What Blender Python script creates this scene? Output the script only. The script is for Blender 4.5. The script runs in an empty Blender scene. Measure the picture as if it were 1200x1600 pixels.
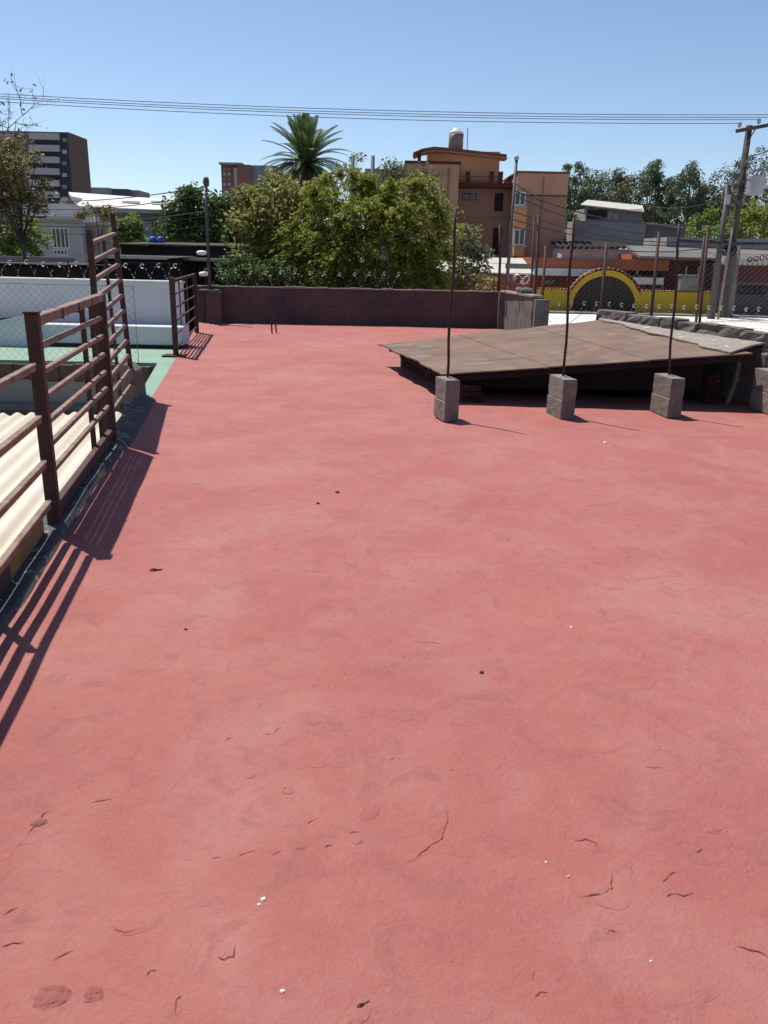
import bpy, bmesh, math, random
import numpy as np
from mathutils import Vector, Matrix
sc = bpy.context.scene
col = sc.collection
R_ = math.radians

# ------------------------------------------------------------------ camera
CH = 1.55; FPX = 1250.0
PITCH, ROLL = R_(17.74), R_(1.25)
CF = Vector((0, math.cos(PITCH), -math.sin(PITCH)))
_r0 = Vector((1, 0, 0)); _u0 = _r0.cross(CF)
CR = math.cos(ROLL)*_r0 + math.sin(ROLL)*_u0
CU = -math.sin(ROLL)*_r0 + math.cos(ROLL)*_u0
CC = Vector((0, 0, CH))
cam_d = bpy.data.cameras.new('camera'); cam = bpy.data.objects.new('camera', cam_d); col.objects.link(cam)
cam_d.sensor_fit = 'AUTO'; cam_d.sensor_width = 36; cam_d.lens = 36*FPX/1600
cam_d.clip_start = 0.05; cam_d.clip_end = 6000
m = Matrix.Identity(4)
for i in range(3):
    m[i][0] = CR[i]; m[i][1] = CU[i]; m[i][2] = -CF[i]; m[i][3] = CC[i]
cam.matrix_world = m
sc.camera = cam

# ------------------------------------------------------------------ sky, sun, exposure
SUN_EL = R_(64.2); SX, SY = 0.715, -0.699           # horizontal direction in which shadows fall
w = bpy.data.worlds.new('World'); sc.world = w; w.use_nodes = True
nt = w.node_tree; bg = nt.nodes['Background']
sky = nt.nodes.new('ShaderNodeTexSky'); sky.sky_type = 'NISHITA'; sky.sun_disc = False
sky.sun_elevation = SUN_EL; sky.sun_rotation = math.atan2(-SX, -SY) % (2*math.pi)
sky.altitude = 1500; sky.air_density = 1.0; sky.dust_density = 1.7; sky.ozone_density = 2.5
nt.links.new(sky.outputs[0], bg.inputs[0]); bg.inputs[1].default_value = 0.105
sd = bpy.data.lights.new('sun', 'SUN'); sd.energy = 5.0; sd.angle = R_(0.53); sd.color = (1.0, 0.94, 0.86)
sun = bpy.data.objects.new('sun', sd); col.objects.link(sun)
d = Vector((SX*math.cos(SUN_EL), SY*math.cos(SUN_EL), -math.sin(SUN_EL)))
sun.rotation_euler = d.to_track_quat('-Z', 'Y').to_euler(); sun.location = (-8, 6, 20)
sc.view_settings.view_transform = 'Standard'; sc.view_settings.look = 'None'
sc.view_settings.exposure = 0.42; sc.view_settings.gamma = 1.0

# ------------------------------------------------------------------ pixel -> place (photo pixels, 1200 x 1600)
def ray(x, y): return CF + CR*((x-600)/FPX) - CU*((y-800)/FPX)
def G(x, y, z=0.0):
    q = ray(x, y); return CC + q*((z-CH)/q.z)
def P(x, y, Y):
    q = ray(x, y); return CC + q*(Y/q.y)
def rect(x0, y0, x1, y1, Y):
    mx, my = (x0+x1)/2, (y0+y1)/2
    return P(x0, my, Y).x, P(x1, my, Y).x, P(mx, y1, Y).z, P(mx, y0, Y).z      # X0 X1 Z0 Z1

# ------------------------------------------------------------------ mesh helpers
ORG = {}
class MB:
    def __init__(s): s.v = []; s.f = []
    def add(s, vs, fs):
        n = len(s.v); s.v += [tuple(v) for v in vs]; s.f += [tuple(i+n for i in f) for f in fs]; return s
    def box(s, x0, x1, y0, y1, z0, z1):
        return s.add([(x0,y0,z0),(x1,y0,z0),(x1,y1,z0),(x0,y1,z0),(x0,y0,z1),(x1,y0,z1),(x1,y1,z1),(x0,y1,z1)],
                     [(0,3,2,1),(4,5,6,7),(0,1,5,4),(1,2,6,5),(2,3,7,6),(3,0,4,7)])
    def obox(s, c, ax, L, W, z0, z1):
        """box centred at c (x,y), long axis ax (unit 2d)"""
        a = Vector((ax[0], ax[1])).normalized(); b = Vector((-a.y, a.x)); c = Vector((c[0], c[1]))
        q = [c+a*(sx*L/2)+b*(sy*W/2) for sx, sy in ((-1,-1),(1,-1),(1,1),(-1,1))]
        return s.add([(p.x,p.y,z) for z in (z0,z1) for p in q], [(0,3,2,1),(4,5,6,7),(0,1,5,4),(1,2,6,5),(2,3,7,6),(3,0,4,7)])
    def wall(s, A, B, th, z0, z1, z1b=None):
        """vertical wall A->B (2d), thickness th centred, top may slope"""
        A = Vector(A[:2]); B = Vector(B[:2]); z1b = z1 if z1b is None else z1b
        n = (B-A).normalized(); n = Vector((-n.y, n.x))*th/2
        q = [A-n, B-n, B+n, A+n]; zt = [z1, z1b, z1b, z1]
        return s.add([(p.x,p.y,z0) for p in q]+[(p.x,p.y,z) for p, z in zip(q, zt)],
                     [(0,3,2,1),(4,5,6,7),(0,1,5,4),(1,2,6,5),(2,3,7,6),(3,0,4,7)])
    def bar(s, A, B, wd, ht=None, up=(0,0,1)):
        """rectangular bar from A to B"""
        A = Vector(A); B = Vector(B); ht = ht or wd; t = (B-A).normalized(); u = Vector(up)
        if abs(t.dot(u)) > .98: u = Vector((0.98,0.18,0))
        r = t.cross(u).normalized(); u = r.cross(t).normalized()
        q = [(r*sx*wd/2+u*sy*ht/2) for sx, sy in ((-1,-1),(1,-1),(1,1),(-1,1))]
        return s.add([A+k for k in q]+[B+k for k in q], [(0,1,2,3),(7,6,5,4),(0,4,5,1),(1,5,6,2),(2,6,7,3),(3,7,4,0)])
    def tube(s, pts, rad, n=6, cap=True):
        pts = [Vector(p) for p in pts]; k = len(pts)
        if not hasattr(rad, '__len__'): rad = [rad]*k
        base = len(s.v); u = None
        for i in range(k):
            t = (pts[min(i+1,k-1)]-pts[max(i-1,0)])
            t = t.normalized() if t.length > 1e-9 else Vector((0,0,1))
            if u is None:
                u = t.orthogonal().normalized()
            else:
                u = (u - t*u.dot(t)); u = u.normalized() if u.length > 1e-6 else t.orthogonal().normalized()
            b = t.cross(u)
            for j in range(n):
                a = 2*math.pi*j/n
                s.v.append(tuple(pts[i]+(u*math.cos(a)+b*math.sin(a))*rad[i]))
        for i in range(k-1):
            for j in range(n):
                a = base+i*n+j; b2 = base+i*n+(j+1) % n
                s.f.append((a, b2, b2+n, a+n))
        if cap:
            s.f.append(tuple(base+j for j in reversed(range(n)))); s.f.append(tuple(base+(k-1)*n+j for j in range(n)))
        return s
    def prism(s, poly, axis, a0, a1):
        """2d polygon extruded: axis 'y' -> poly in (x,z); 'x' -> (y,z); 'z' -> (x,y)"""
        n = len(poly)
        mk = {'y': lambda p, a: (p[0],a,p[1]), 'x': lambda p, a: (a,p[0],p[1]), 'z': lambda p, a: (p[0],p[1],a)}[axis]
        return s.add([mk(p,a0) for p in poly]+[mk(p,a1) for p in poly],
                     [tuple(range(n)), tuple(range(2*n-1, n-1, -1))]+[(i, i+n, (i+1) % n+n, (i+1) % n) for i in range(n)])
    def lathe(s, c, prof, n=14):
        base = len(s.v); c = Vector(c)
        for r, z in prof:
            for j in range(n):
                a = 2*math.pi*j/n; s.v.append((c.x+r*math.cos(a), c.y+r*math.sin(a), c.z+z))
        for i in range(len(prof)-1):
            for j in range(n):
                a = base+i*n+j; b = base+i*n+(j+1) % n; s.f.append((a,b,b+n,a+n))
        s.f.append(tuple(base+j for j in reversed(range(n)))); s.f.append(tuple(base+(len(prof)-1)*n+j for j in range(n)))
        return s
    def build(s, name, mat, parent=None, smooth=False, bevel=0, fix=True):
        V = np.array(s.v, dtype=float)
        if parent is not None: o = Vector(ORG[parent.name])
        else:
            mn, mx = V.min(0), V.max(0); o = Vector(((mn[0]+mx[0])/2, (mn[1]+mx[1])/2, mn[2]))
        V = V - np.array(o)
        me = bpy.data.meshes.new(name); me.from_pydata(V.tolist(), [], s.f)
        if fix:
            bm = bmesh.new(); bm.from_mesh(me); bmesh.ops.recalc_face_normals(bm, faces=bm.faces)
            if bevel: bmesh.ops.bevel(bm, geom=bm.edges[:], offset=bevel, segments=1, affect='EDGES')
            bm.to_mesh(me); bm.free()
        if smooth: me.polygons.foreach_set('use_smooth', [True]*len(me.polygons))
        me.materials.append(MT[mat] if isinstance(mat, str) else mat)
        ob = bpy.data.objects.new(name, me); col.objects.link(ob)
        ORG[ob.name] = tuple(o)
        if parent is not None: ob.parent = parent
        else: ob.location = o
        return ob
def thing(name, loc, label, cat, group=None):
    o = bpy.data.objects.new(name, None); o.empty_display_size = .1; col.objects.link(o); o.location = Vector(loc); ORG[o.name] = tuple(loc)
    return tag(o, label, cat, group)
def tag(o, label, cat, group=None):
    o['label'] = label; o['category'] = cat
    if group: o['group'] = group
    return o
def struct(o, label=None):
    o['kind'] = 'structure'
    if label: o['label'] = label
    return o
def copy_part(src, parent, loc, rz=0, scale=(1,1,1), rot=None):
    c = src.copy(); col.objects.link(c); c.parent = parent; c.location = loc
    c.rotation_euler = rot if rot is not None else (0,0,rz); c.scale = scale; ORG[c.name] = ORG.get(src.name, (0,0,0)); return c

# ------------------------------------------------------------------ materials
MT = {}
def mat(name, c1, c2=None, scale=3, rough=.85, bump=.15, bscale=30, metal=0, spec=.3, spots=None, dist=.02, world=False, rnd=0.0):
    c2 = c2 or tuple(min(1, k*0.72) for k in c1)
    mt = bpy.data.materials.new(name); mt.use_nodes = True; t = mt.node_tree; b = t.nodes['Principled BSDF']; L = t.links.new
    if world:
        tc = t.nodes.new('ShaderNodeNewGeometry').outputs['Position']
    else: tc = t.nodes.new('ShaderNodeTexCoord').outputs['Object']
    n = t.nodes.new('ShaderNodeTexNoise'); n.inputs['Scale'].default_value = scale; n.inputs['Detail'].default_value = 7; n.inputs['Roughness'].default_value = .62
    L(tc, n.inputs['Vector'])
    rp = t.nodes.new('ShaderNodeMapRange'); rp.inputs[1].default_value = .35; rp.inputs[2].default_value = .68; L(n.outputs[0], rp.inputs[0])
    mx = t.nodes.new('ShaderNodeMix'); mx.data_type = 'RGBA'; mx.inputs[6].default_value = (*c1,1); mx.inputs[7].default_value = (*c2,1); L(rp.outputs[0], mx.inputs[0])
    out = mx.outputs[2]
    if spots:
        sc_, lo, hi, c3 = spots
        n2 = t.nodes.new('ShaderNodeTexNoise'); n2.inputs['Scale'].default_value = sc_; n2.inputs['Detail'].default_value = 8; L(tc, n2.inputs['Vector'])
        r2 = t.nodes.new('ShaderNodeMapRange'); r2.inputs[1].default_value = lo; r2.inputs[2].default_value = hi; L(n2.outputs[0], r2.inputs[0])
        m2 = t.nodes.new('ShaderNodeMix'); m2.data_type = 'RGBA'; L(r2.outputs[0], m2.inputs[0]); L(out, m2.inputs[6]); m2.inputs[7].default_value = (*c3,1); out = m2.outputs[2]
    if rnd:
        oi = t.nodes.new('ShaderNodeObjectInfo'); r3 = t.nodes.new('ShaderNodeMapRange'); r3.inputs[3].default_value = 1-rnd; r3.inputs[4].default_value = 1+rnd; L(oi.outputs['Random'], r3.inputs[0])
        vm = t.nodes.new('ShaderNodeVectorMath'); vm.operation = 'SCALE'; L(out, vm.inputs[0]); L(r3.outputs[0], vm.inputs['Scale']); out = vm.outputs[0]
    L(out, b.inputs['Base Color'])
    b.inputs['Roughness'].default_value = rough; b.inputs['Metallic'].default_value = metal; b.inputs['Specular IOR Level'].default_value = spec
    if bump:
        n3 = t.nodes.new('ShaderNodeTexNoise'); n3.inputs['Scale'].default_value = bscale; n3.inputs['Detail'].default_value = 6; L(tc, n3.inputs['Vector'])
        bp = t.nodes.new('ShaderNodeBump'); bp.inputs['Strength'].default_value = bump; bp.inputs['Distance'].default_value = dist; L(n3.outputs[0], bp.inputs['Height']); L(bp.outputs[0], b.inputs['Normal'])
    MT[name] = mt; return mt
def leafmat(name, a, b_, c_, trans=.25):
    mt = bpy.data.materials.new(name); mt.use_nodes = True; t = mt.node_tree; b = t.nodes['Principled BSDF']; L = t.links.new
    g = t.nodes.new('ShaderNodeNewGeometry'); rp = t.nodes.new('ShaderNodeValToRGB'); L(g.outputs['Random Per Island'], rp.inputs[0])
    e = rp.color_ramp.elements; e[0].color = (*a,1); e[1].color = (*c_,1); k = e.new(.55); k.color = (*b_,1)
    L(rp.outputs[0], b.inputs['Base Color']); b.inputs['Roughness'].default_value = .55; b.inputs['Specular IOR Level'].default_value = .22
    tr = t.nodes.new('ShaderNodeBsdfTranslucent'); L(rp.outputs[0], tr.inputs[0]); ms = t.nodes.new('ShaderNodeMixShader'); ms.inputs[0].default_value = trans
    L(b.outputs[0], ms.inputs[1]); L(tr.outputs[0], ms.inputs[2]); L(ms.outputs[0], t.nodes['Material Output'].inputs[0]); MT[name] = mt
def glassmat(name, c):
    mt = bpy.data.materials.new(name); mt.use_nodes = True; b = mt.node_tree.nodes['Principled BSDF']
    b.inputs['Base Color'].default_value = (*c,1); b.inputs['Roughness'].default_value = .12; b.inputs['Specular IOR Level'].default_value = .6; MT[name] = mt

def deck_material():
    mt = bpy.data.materials.new('red_painted_cement'); mt.use_nodes = True; t = mt.node_tree; b = t.nodes['Principled BSDF']; L = t.links.new
    pos = t.nodes.new('ShaderNodeNewGeometry').outputs['Position']
    def noise(s, det=6, ro=.55, vec=pos, dis=0):
        n = t.nodes.new('ShaderNodeTexNoise'); n.inputs['Scale'].default_value = s; n.inputs['Detail'].default_value = det; n.inputs['Roughness'].default_value = ro; n.inputs['Distortion'].default_value = dis; L(vec, n.inputs['Vector']); return n
    def mr(src, a, b_, c=0., d_=1.):
        r = t.nodes.new('ShaderNodeMapRange'); r.inputs[1].default_value = a; r.inputs[2].default_value = b_; r.inputs[3].default_value = c; r.inputs[4].default_value = d_; L(src, r.inputs[0]); return r.outputs[0]
    def mixc(f, A, B):
        x = t.nodes.new('ShaderNodeMix'); x.data_type = 'RGBA'
        if isinstance(f, float): x.inputs[0].default_value = f
        else: L(f, x.inputs[0])
        for k, q in ((6,A),(7,B)):
            if isinstance(q, tuple): x.inputs[k].default_value = (*q,1)
            else: L(q, x.inputs[k])
        return x.outputs[2]
    def math_(op, a, b_):
        x = t.nodes.new('ShaderNodeMath'); x.operation = op
        for k, q in ((0,a),(1,b_)):
            if isinstance(q, (int,float)): x.inputs[k].default_value = q
            else: L(q, x.inputs[k])
        return x.outputs[0]
    c = mixc(mr(noise(.55,5).outputs[0], .35, .66), DECK_A, DECK_B)
    c = mixc(mr(noise(.9,6,.6,dis=1.0).outputs[0], .50, .72, 0, .55), c, (.335,.175,.15))     # sun-bleached patches
    c = mixc(mr(noise(1.6,7,.65,dis=.6).outputs[0], .58, .74, 0, .38), c, (.19,.10,.085))    # grey stains
    c = mixc(mr(noise(2.1,7,.6,dis=.8).outputs[0], .46, .70, 0, .6), c, DECK_C)
    c = mixc(mr(noise(14,8,.7,dis=.5).outputs[0], .45, .7, 0, .45), c, DECK_B)
    vr = t.nodes.new('ShaderNodeTexVoronoi'); vr.inputs['Scale'].default_value = 1.1; vd = t.nodes.new('ShaderNodeVectorMath'); vd.operation = 'MULTIPLY_ADD'; L(noise(3,4).outputs['Color'], vd.inputs[0]); vd.inputs[1].default_value = (.35,.35,0); L(pos, vd.inputs[2]); L(vd.outputs[0], vr.inputs['Vector'])
    ring = math_('MULTIPLY', mr(math_('ABSOLUTE', math_('SUBTRACT', vr.outputs['Distance'], .26), 0), 0, .05, 1, 0), mr(noise(.9,2).outputs[0], .52, .62))
    c = mixc(math_('MULTIPLY', ring, .35), c, DECK_D)          # dusty worn patches
    c = mixc(mr(noise(5.5,8,.65,dis=1.2).outputs[0], .53, .70, 0, .6), c, DECK_D)         # darker soiling
    c = mixc(mr(noise(48,5,.7).outputs[0], .52, .75, 0, .45), c, DECK_E)
    # hairline cracks: warped voronoi edges, kept only in patches
    wv = noise(7,4); vm = t.nodes.new('ShaderNodeVectorMath'); vm.operation = 'MULTIPLY_ADD'; L(wv.outputs['Color'], vm.inputs[0]); vm.inputs[1].default_value = (.16,.16,0); L(pos, vm.inputs[2])
    vo = t.nodes.new('ShaderNodeTexVoronoi'); vo.feature = 'DISTANCE_TO_EDGE'; vo.inputs['Scale'].default_value = 2.6; L(vm.outputs[0], vo.inputs['Vector'])
    line = mr(vo.outputs['Distance'], .0, .007, 1, 0)
    msk = mr(noise(3.1,3).outputs[0], .56, .63)
    crack = math_('MULTIPLY', line, msk)
    c = mixc(math_('MULTIPLY', crack, .30), c, (.15,.05,.043))
    vo2 = t.nodes.new('ShaderNodeTexVoronoi'); vo2.feature = 'DISTANCE_TO_EDGE'; vo2.inputs['Scale'].default_value = .75; L(vm.outputs[0], vo2.inputs['Vector'])
    long_ = math_('MULTIPLY', mr(vo2.outputs['Distance'], 0, .0035, 1, 0), mr(noise(1.7,3).outputs[0], .48, .58)); crack = math_('MAXIMUM', crack, long_)
    c = mixc(math_('MULTIPLY', long_, .12), c, (.14,.046,.04))
    # pits and specks
    vs = t.nodes.new('ShaderNodeTexVoronoi'); vs.inputs['Scale'].default_value = 9; L(pos, vs.inputs['Vector'])
    pit = math_('MULTIPLY', mr(vs.outputs['Distance'], .035, .06, 1, 0), mr(noise(1.3,2).outputs[0], .5, .6))
    c = mixc(math_('MULTIPLY', pit, .5), c, (.13,.05,.04))
    L(c, b.inputs['Base Color'])
    b.inputs['Roughness'].default_value = .72; b.inputs['Specular IOR Level'].default_value = .25
    h = math_('ADD', math_('MULTIPLY', noise(150,5,.75).outputs[0], .22), math_('ADD', math_('MULTIPLY', noise(16,8,.65,dis=.6).outputs[0], .5), math_('MULTIPLY', noise(55,6,.7,dis=.4).outputs[0], .28)))
    h = math_('ADD', h, math_('MULTIPLY', mr(noise(5.5,3,.5,dis=1.5).outputs[0],   .55, .6), .07))    # paint skin edges
    h = math_('SUBTRACT', h, math_('MULTIPLY', crack, .10)); h = math_('SUBTRACT', h, math_('MULTIPLY', pit, .2))
    bp = t.nodes.new('ShaderNodeBump'); bp.inputs['Strength'].default_value = .72; bp.inputs['Distance'].default_value = .022
    L(h, bp.inputs['Height']); L(bp.outputs[0], b.inputs['Normal']); MT['deck'] = mt
DECK_A, DECK_B, DECK_C, DECK_D, DECK_E = (.318,.110,.094), (.274,.082,.072), (.33,.152,.126), (.205,.074,.064), (.36,.138,.118)
deck_material()
mat('green_floor', (0.186,0.2914,0.2232), (0.155,0.2542,0.1984), 1.2, .7, .2, 25, spots=(3,.6,.75,(.14,.21,.165)))
mat('concrete', (0.198,0.1898,0.176), (0.132,0.1265,0.1155), 2.5, .9, .35, 25, spots=(6,.6,.75,(.08,.073,.064)))
mat('concrete_dark', (.135,.122,.105), (.085,.076,.066), 4, .95, .5, 18, spots=(9,.6,.72,(.15,.14,.12)))
mat('block', (.205,.178,.15), (.135,.115,.097), 6, .95, .5, 55, dist=.015, rnd=.12, spots=(4,.6,.75,(.085,.075,.066)))
mat('concrete_b', (.15,.14,.125), (.095,.088,.078), 2.5, .9, .35, 25, spots=(5,.58,.72,(.05,.046,.04)), world=True)
mat('pale_pavement', (.62,.59,.55), (.54,.51,.47), .35, .9, .1, 4)
mat('ground', (.16,.13,.10), (.10,.09,.06), .3, .95, .2, 3)
mat('kerb_blue', (.075,.078,.085), (.05,.048,.047), 5, .9, .5, 25, spots=(14,.60,.67,(.26,.24,.22)), world=True)
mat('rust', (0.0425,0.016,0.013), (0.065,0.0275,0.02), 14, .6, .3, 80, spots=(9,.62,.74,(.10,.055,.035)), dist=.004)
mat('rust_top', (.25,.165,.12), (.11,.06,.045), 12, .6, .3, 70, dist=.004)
mat('rod', (0.0315,0.01176,0.0105), (0.0504,0.021,0.01596), 20, .65, .3, 90, dist=.003)
mat('post_metal', (0.096,0.09,0.09), (0.06,0.054,0.054), 4, .6, .1, 40, metal=.3)
mat('galv', (0.175,0.175,0.175), (0.133,0.133,0.133), 8, .45, .05, 40, metal=.6)
mat('wire_dark', (.05,.048,.05), (.035,.033,.035), 8, .6, 0)
mat('razor', (.72,.70,.66), (.55,.53,.5), 8, .4, 0, 40, metal=.3, spec=.6)  # pale colour also serves the painted sun glints on the coils
mat('white_wall', (0.592,0.584,0.6), (0.528,0.52,0.536), 1.2, .85, .15, 20, spots=(3,.64,.8,(.48,.47,.48)))
mat('cream_sheet', (0.5184,0.4795,0.4082), (0.4666,0.4212,0.3434), 1.2, .6, .08, 15, spots=(2.2,.6,.75,(.52,.42,.30)))
mat('soil', (0.104,0.068,0.044), (0.056,0.04,0.028), 7, .98, .8, 16)
mat('panel', (.172,.112,.08), (.102,.067,.05), 2.0, .85, .4, 30, spots=(3.5,.56,.72,(.19,.15,.125)), dist=.006)
mat('panel_edge', (.016,.011,.010), (.010,.008,.008), 8, .9, .3, 40)  # near black: shade under the sheet roof is put into this colour
mat('mortar', (0.2484,0.2214,0.1944), (0.1944,0.1674,0.1458), 8, .95, .7, 24, spots=(9,.62,.72,(.5,.47,.42)))
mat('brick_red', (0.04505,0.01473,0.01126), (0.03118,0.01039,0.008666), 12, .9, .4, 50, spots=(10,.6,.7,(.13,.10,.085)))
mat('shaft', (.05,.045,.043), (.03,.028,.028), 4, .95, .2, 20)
mat('parapet', (.122,.072,.068), (.074,.048,.048), .9, .93, .5, 40, world=True, spots=(.55,.54,.68,(.052,.046,.058)), rnd=.08)
mat('mortar_dark', (.095,.058,.055), (.066,.044,.043), 5, .95, .4, 40)
mat('wood_board', (0.3024,0.168,0.0672), (0.2128,0.112,0.0504), 7, .8, .2, 40)
mat('plate_purple', (.075,.045,.05), (.05,.03,.035), 6, .6, .1, 40)
mat('bark', (.13,.10,.075), (.07,.055,.042), 9, .95, .8, 22)
mat('bark_pale', (.26,.23,.20), (.15,.13,.11), 6, .95, .5, 22)
mat('house_white', (.46,.45,.45), (.37,.36,.36), .5, .9, .15, 6)
mat('shed_wall', (.03,.026,.025), (.02,.018,.018), 1, .95, .2, 8)
mat('white_wall_b', (.70,.67,.68), (.62,.6,.6), 1.2, .85, .15, 20)
mat('cable', (.03,.03,.033), (.02,.02,.022), 3, .6, 0)
mat('tan_wall', (.48,.285,.175), (.43,.25,.155), .5, .9, .1, 8, spots=(.35,.55,.75,(.29,.19,.13)))
mat('orange_wall', (0.6317,0.3293,0.168), (0.5779,0.2957,0.1478), .5, .9, .1, 8)
mat('brick_wall', (.37,.22,.155), (.31,.185,.13), 2, .9, .2, 14)
mat('maroon', (0.098,0.0245,0.021), (0.07,0.0196,0.0175), 3, .7, .1, 20)
mat('canopy', (0.184,0.08,0.064), (0.144,0.064,0.052), 2, .8, .1, 10)
mat('pink_soffit', (.50,.28,.22), (.45,.25,.2), 2, .8, 0)
mat('tank', (0.2,0.168,0.152), (0.176,0.144,0.132), 2, .6, .05)
mat('tank_top', (.72,.66,.55), (.65,.6,.5), 2, .6, 0)
mat('yellow', (0.468,0.3229,0.02059), (0.4118,0.2714,0.01872), .7, .85, .1, 12, spots=(1.2,.62,.78,(.26,.18,.02)))
mat('gate_brown', (0.0114,0.0078,0.0066), (0.0165,0.0108,0.009), 3, .6, .1, 20)
mat('tile_red', (0.304,0.12,0.076), (0.224,0.092,0.064), 6, .85, .2, 20, rnd=.25)
mat('red_house', (0.255,0.05625,0.03375), (0.21,0.045,0.03), .6, .85, .1, 8)
mat('orange_house', (0.33,0.105,0.045), (0.285,0.09,0.0375), .6, .85, .1, 8)
mat('dark_red', (0.091,0.0245,0.0224), (0.07,0.0196,0.0196), .8, .85, .1, 8)
mat('pale_wall', (0.275,0.27,0.275), (0.23,0.225,0.2275), .35, .9, .15, 6, spots=(.5,.58,.74,(.2,.195,.195)))
mat('grey_wall', (.285,.262,.25), (.225,.205,.196), .4, .92, .2, 6)
mat('grey_dark', (.15,.14,.14), (.11,.105,.105), .4, .92, .2, 6)
mat('purple_grey', (0.112,0.0805,0.084), (0.084,0.063,0.0665), .5, .9, .15, 6)
mat('pale_roof', (0.434,0.4108,0.372), (0.3642,0.341,0.31), .5, .8, .1, 6)
mat('white_roof', (0.561,0.5397,0.5185), (0.493,0.476,0.459), .12, .75, .05, 3)
mat('rust_roof', (0.033,0.0252,0.0228), (0.051,0.036,0.03), 1.2, .85, .2, 12, spots=(2.2,.62,.72,(.09,.075,.065)))
mat('apt_brown', (.165,.11,.09), (.15,.10,.082), .05, .9, 0)
mat('apt_brown2', (.165,.11,.09), (.14,.095,.08), .05, .9, 0)
mat('apt_dark', (.05,.05,.062), (.042,.042,.052), .05, .7, 0)
mat('apt_slab', (.50,.47,.47), (.43,.40,.405), .1, .85, 0)
mat('apt_red', (.27,.13,.12), (.24,.115,.105), .05, .9, 0)
mat('apt_grey', (.34,.33,.34), (.28,.27,.28), .05, .9, 0)
mat('far_building', (.28,.29,.31), (.24,.25,.27), .02, .9, 0)
mat('hill', (.085,.12,.13), (.07,.10,.11), .01, .95, 0)
mat('blue_tank', (.03,.13,.42), (.025,.11,.36), 2, .5, .05)
mat('transformer', (0.308,0.315,0.329), (0.252,0.259,0.273), 2, .5, .05, 20)
mat('pole_wood', (0.07,0.0595,0.0525), (0.049,0.042,0.0385), 3, .9, .4, 20)
mat('pole_concrete', (0.168,0.154,0.147), (0.126,0.1155,0.112), 2, .9, .2, 12)
mat('chip_white', (.75,.72,.66), (.5,.47,.42), 30, .8, .2, 90)
mat('chip_dark', (.085,.042,.036), (.11,.055,.046), 30, .9, .3, 90)
mat('chip_tan', (.45,.34,.17), (.36,.26,.13), 30, .9, .3, 90)
mat('crack_dirt', (.125,.042,.036), (.17,.058,.05), 25, .98, 0, world=True)
mat('bare_cement', (.255,.092,.079), (.21,.07,.06), 30, .95, .8, 60, world=True)
mat('white_paint', (.75,.74,.74), (.68,.67,.67), 2, .7, .05, 20)
glassmat('glass', (.025,.028,.034)); glassmat('glass_pale', (.16,.17,.19))
leafmat('leaf_yellow', (0.24,0.225,0.0525), (0.1424,0.1726,0.045), (0.405,0.36,0.135), .42)
leafmat('leaf_bamboo', (.15,.185,.025), (.185,.215,.034), (.29,.29,.065), .45)
leafmat('leaf_dark', (0.05031,0.08625,0.02587), (0.07188,0.1222,0.03163), (0.1222,0.1796,0.05031))
leafmat('leaf_olive', (0.12,0.126,0.048), (0.09,0.102,0.036), (0.204,0.198,0.09))
leafmat('leaf_pale', (0.209,0.209,0.11), (0.121,0.1375,0.055), (0.319,0.308,0.187))
leafmat('leaf_bright', (0.138,0.2208,0.0345), (0.1035,0.1725,0.03036), (0.276,0.345,0.069), .4)
leafmat('leaf_rust', (0.2475,0.1815,0.07425), (0.1403,0.1403,0.0495), (0.3795,0.3135,0.1485))
leafmat('leaf_far', (0.0855,0.1178,0.057), (0.114,0.1482,0.0722), (0.1615,0.19,0.095), .15)
leafmat('leaf_far2', (0.1275,0.1326,0.0765), (0.0935,0.1054,0.0561), (0.187,0.1785,0.102), .15)
leafmat('palm_leaf', (0.066,0.102,0.0336), (0.09,0.132,0.042), (0.132,0.174,0.066), .2)
leafmat('palm_dry', (.16,.12,.05), (.12,.09,.04), (.20,.16,.07), .2)

GZ = -2.1
EX, EY = -0.176, 0.984                 # direction of the roof's long left edge
def left_x(y): return -1.82 - .175*(y-4.19)
def right_x(y): return 4.35-.318*(y-9.3) if 9.3 <= y <= 12.6 else (4.35+.2*(9.3-y) if y < 9.3 else 3.3-.101*(y-12.6))
def hz(x, y):
    return .006*math.sin(1.7*x+.6*y)*math.sin(.9*y-.5*x+1) + .004*math.sin(4.1*x-2.3*y+2)*math.sin(3.3*y+1.1*x) + .0025*math.sin(9*x+5*y)*math.sin(7*y-4*x)

# ================================================================== SETTING: ground, pavement, deck
struct(MB().add([(-3000,-400,GZ-.06),(3000,-400,GZ-.06),(3000,5000,GZ-.06),(-3000,5000,GZ-.06)], [(0,1,2,3)]).build('ground', 'ground'))
struct(MB().box(5.2,90,-6,58.6,GZ-.055,GZ).build('street', 'pale_pavement'))
struct(MB().box(5.2,90,58.6,61.2,GZ-.05,GZ+.12).build('pavement', 'concrete'))
HOLE = (0.95, 3.6, 9.7, 11.5)
def make_deck():
    mb = MB(); NY, NX = 190, 66; y0, y1 = -3.0, 19.3
    for j in range(NY+1):
        y = y0+(y1-y0)*j/NY; xl, xr = left_x(y)+.02, right_x(y)
        for i in range(NX+1):
            x = xl+(xr-xl)*i/NX; mb.v.append((x,y,hz(x,y)))
    for j in range(NY):
        for i in range(NX):
            a = j*(NX+1)+i; q = mb.v[a]
            if HOLE[0] < q[0]+.05 < HOLE[1] and HOLE[2] < q[1]+.05 < HOLE[3]: continue
            mb.f.append((a,a+1,a+NX+2,a+NX+1))
    return mb.build('roof_deck', 'deck', smooth=True, fix=False)
deck = struct(make_deck())
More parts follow.
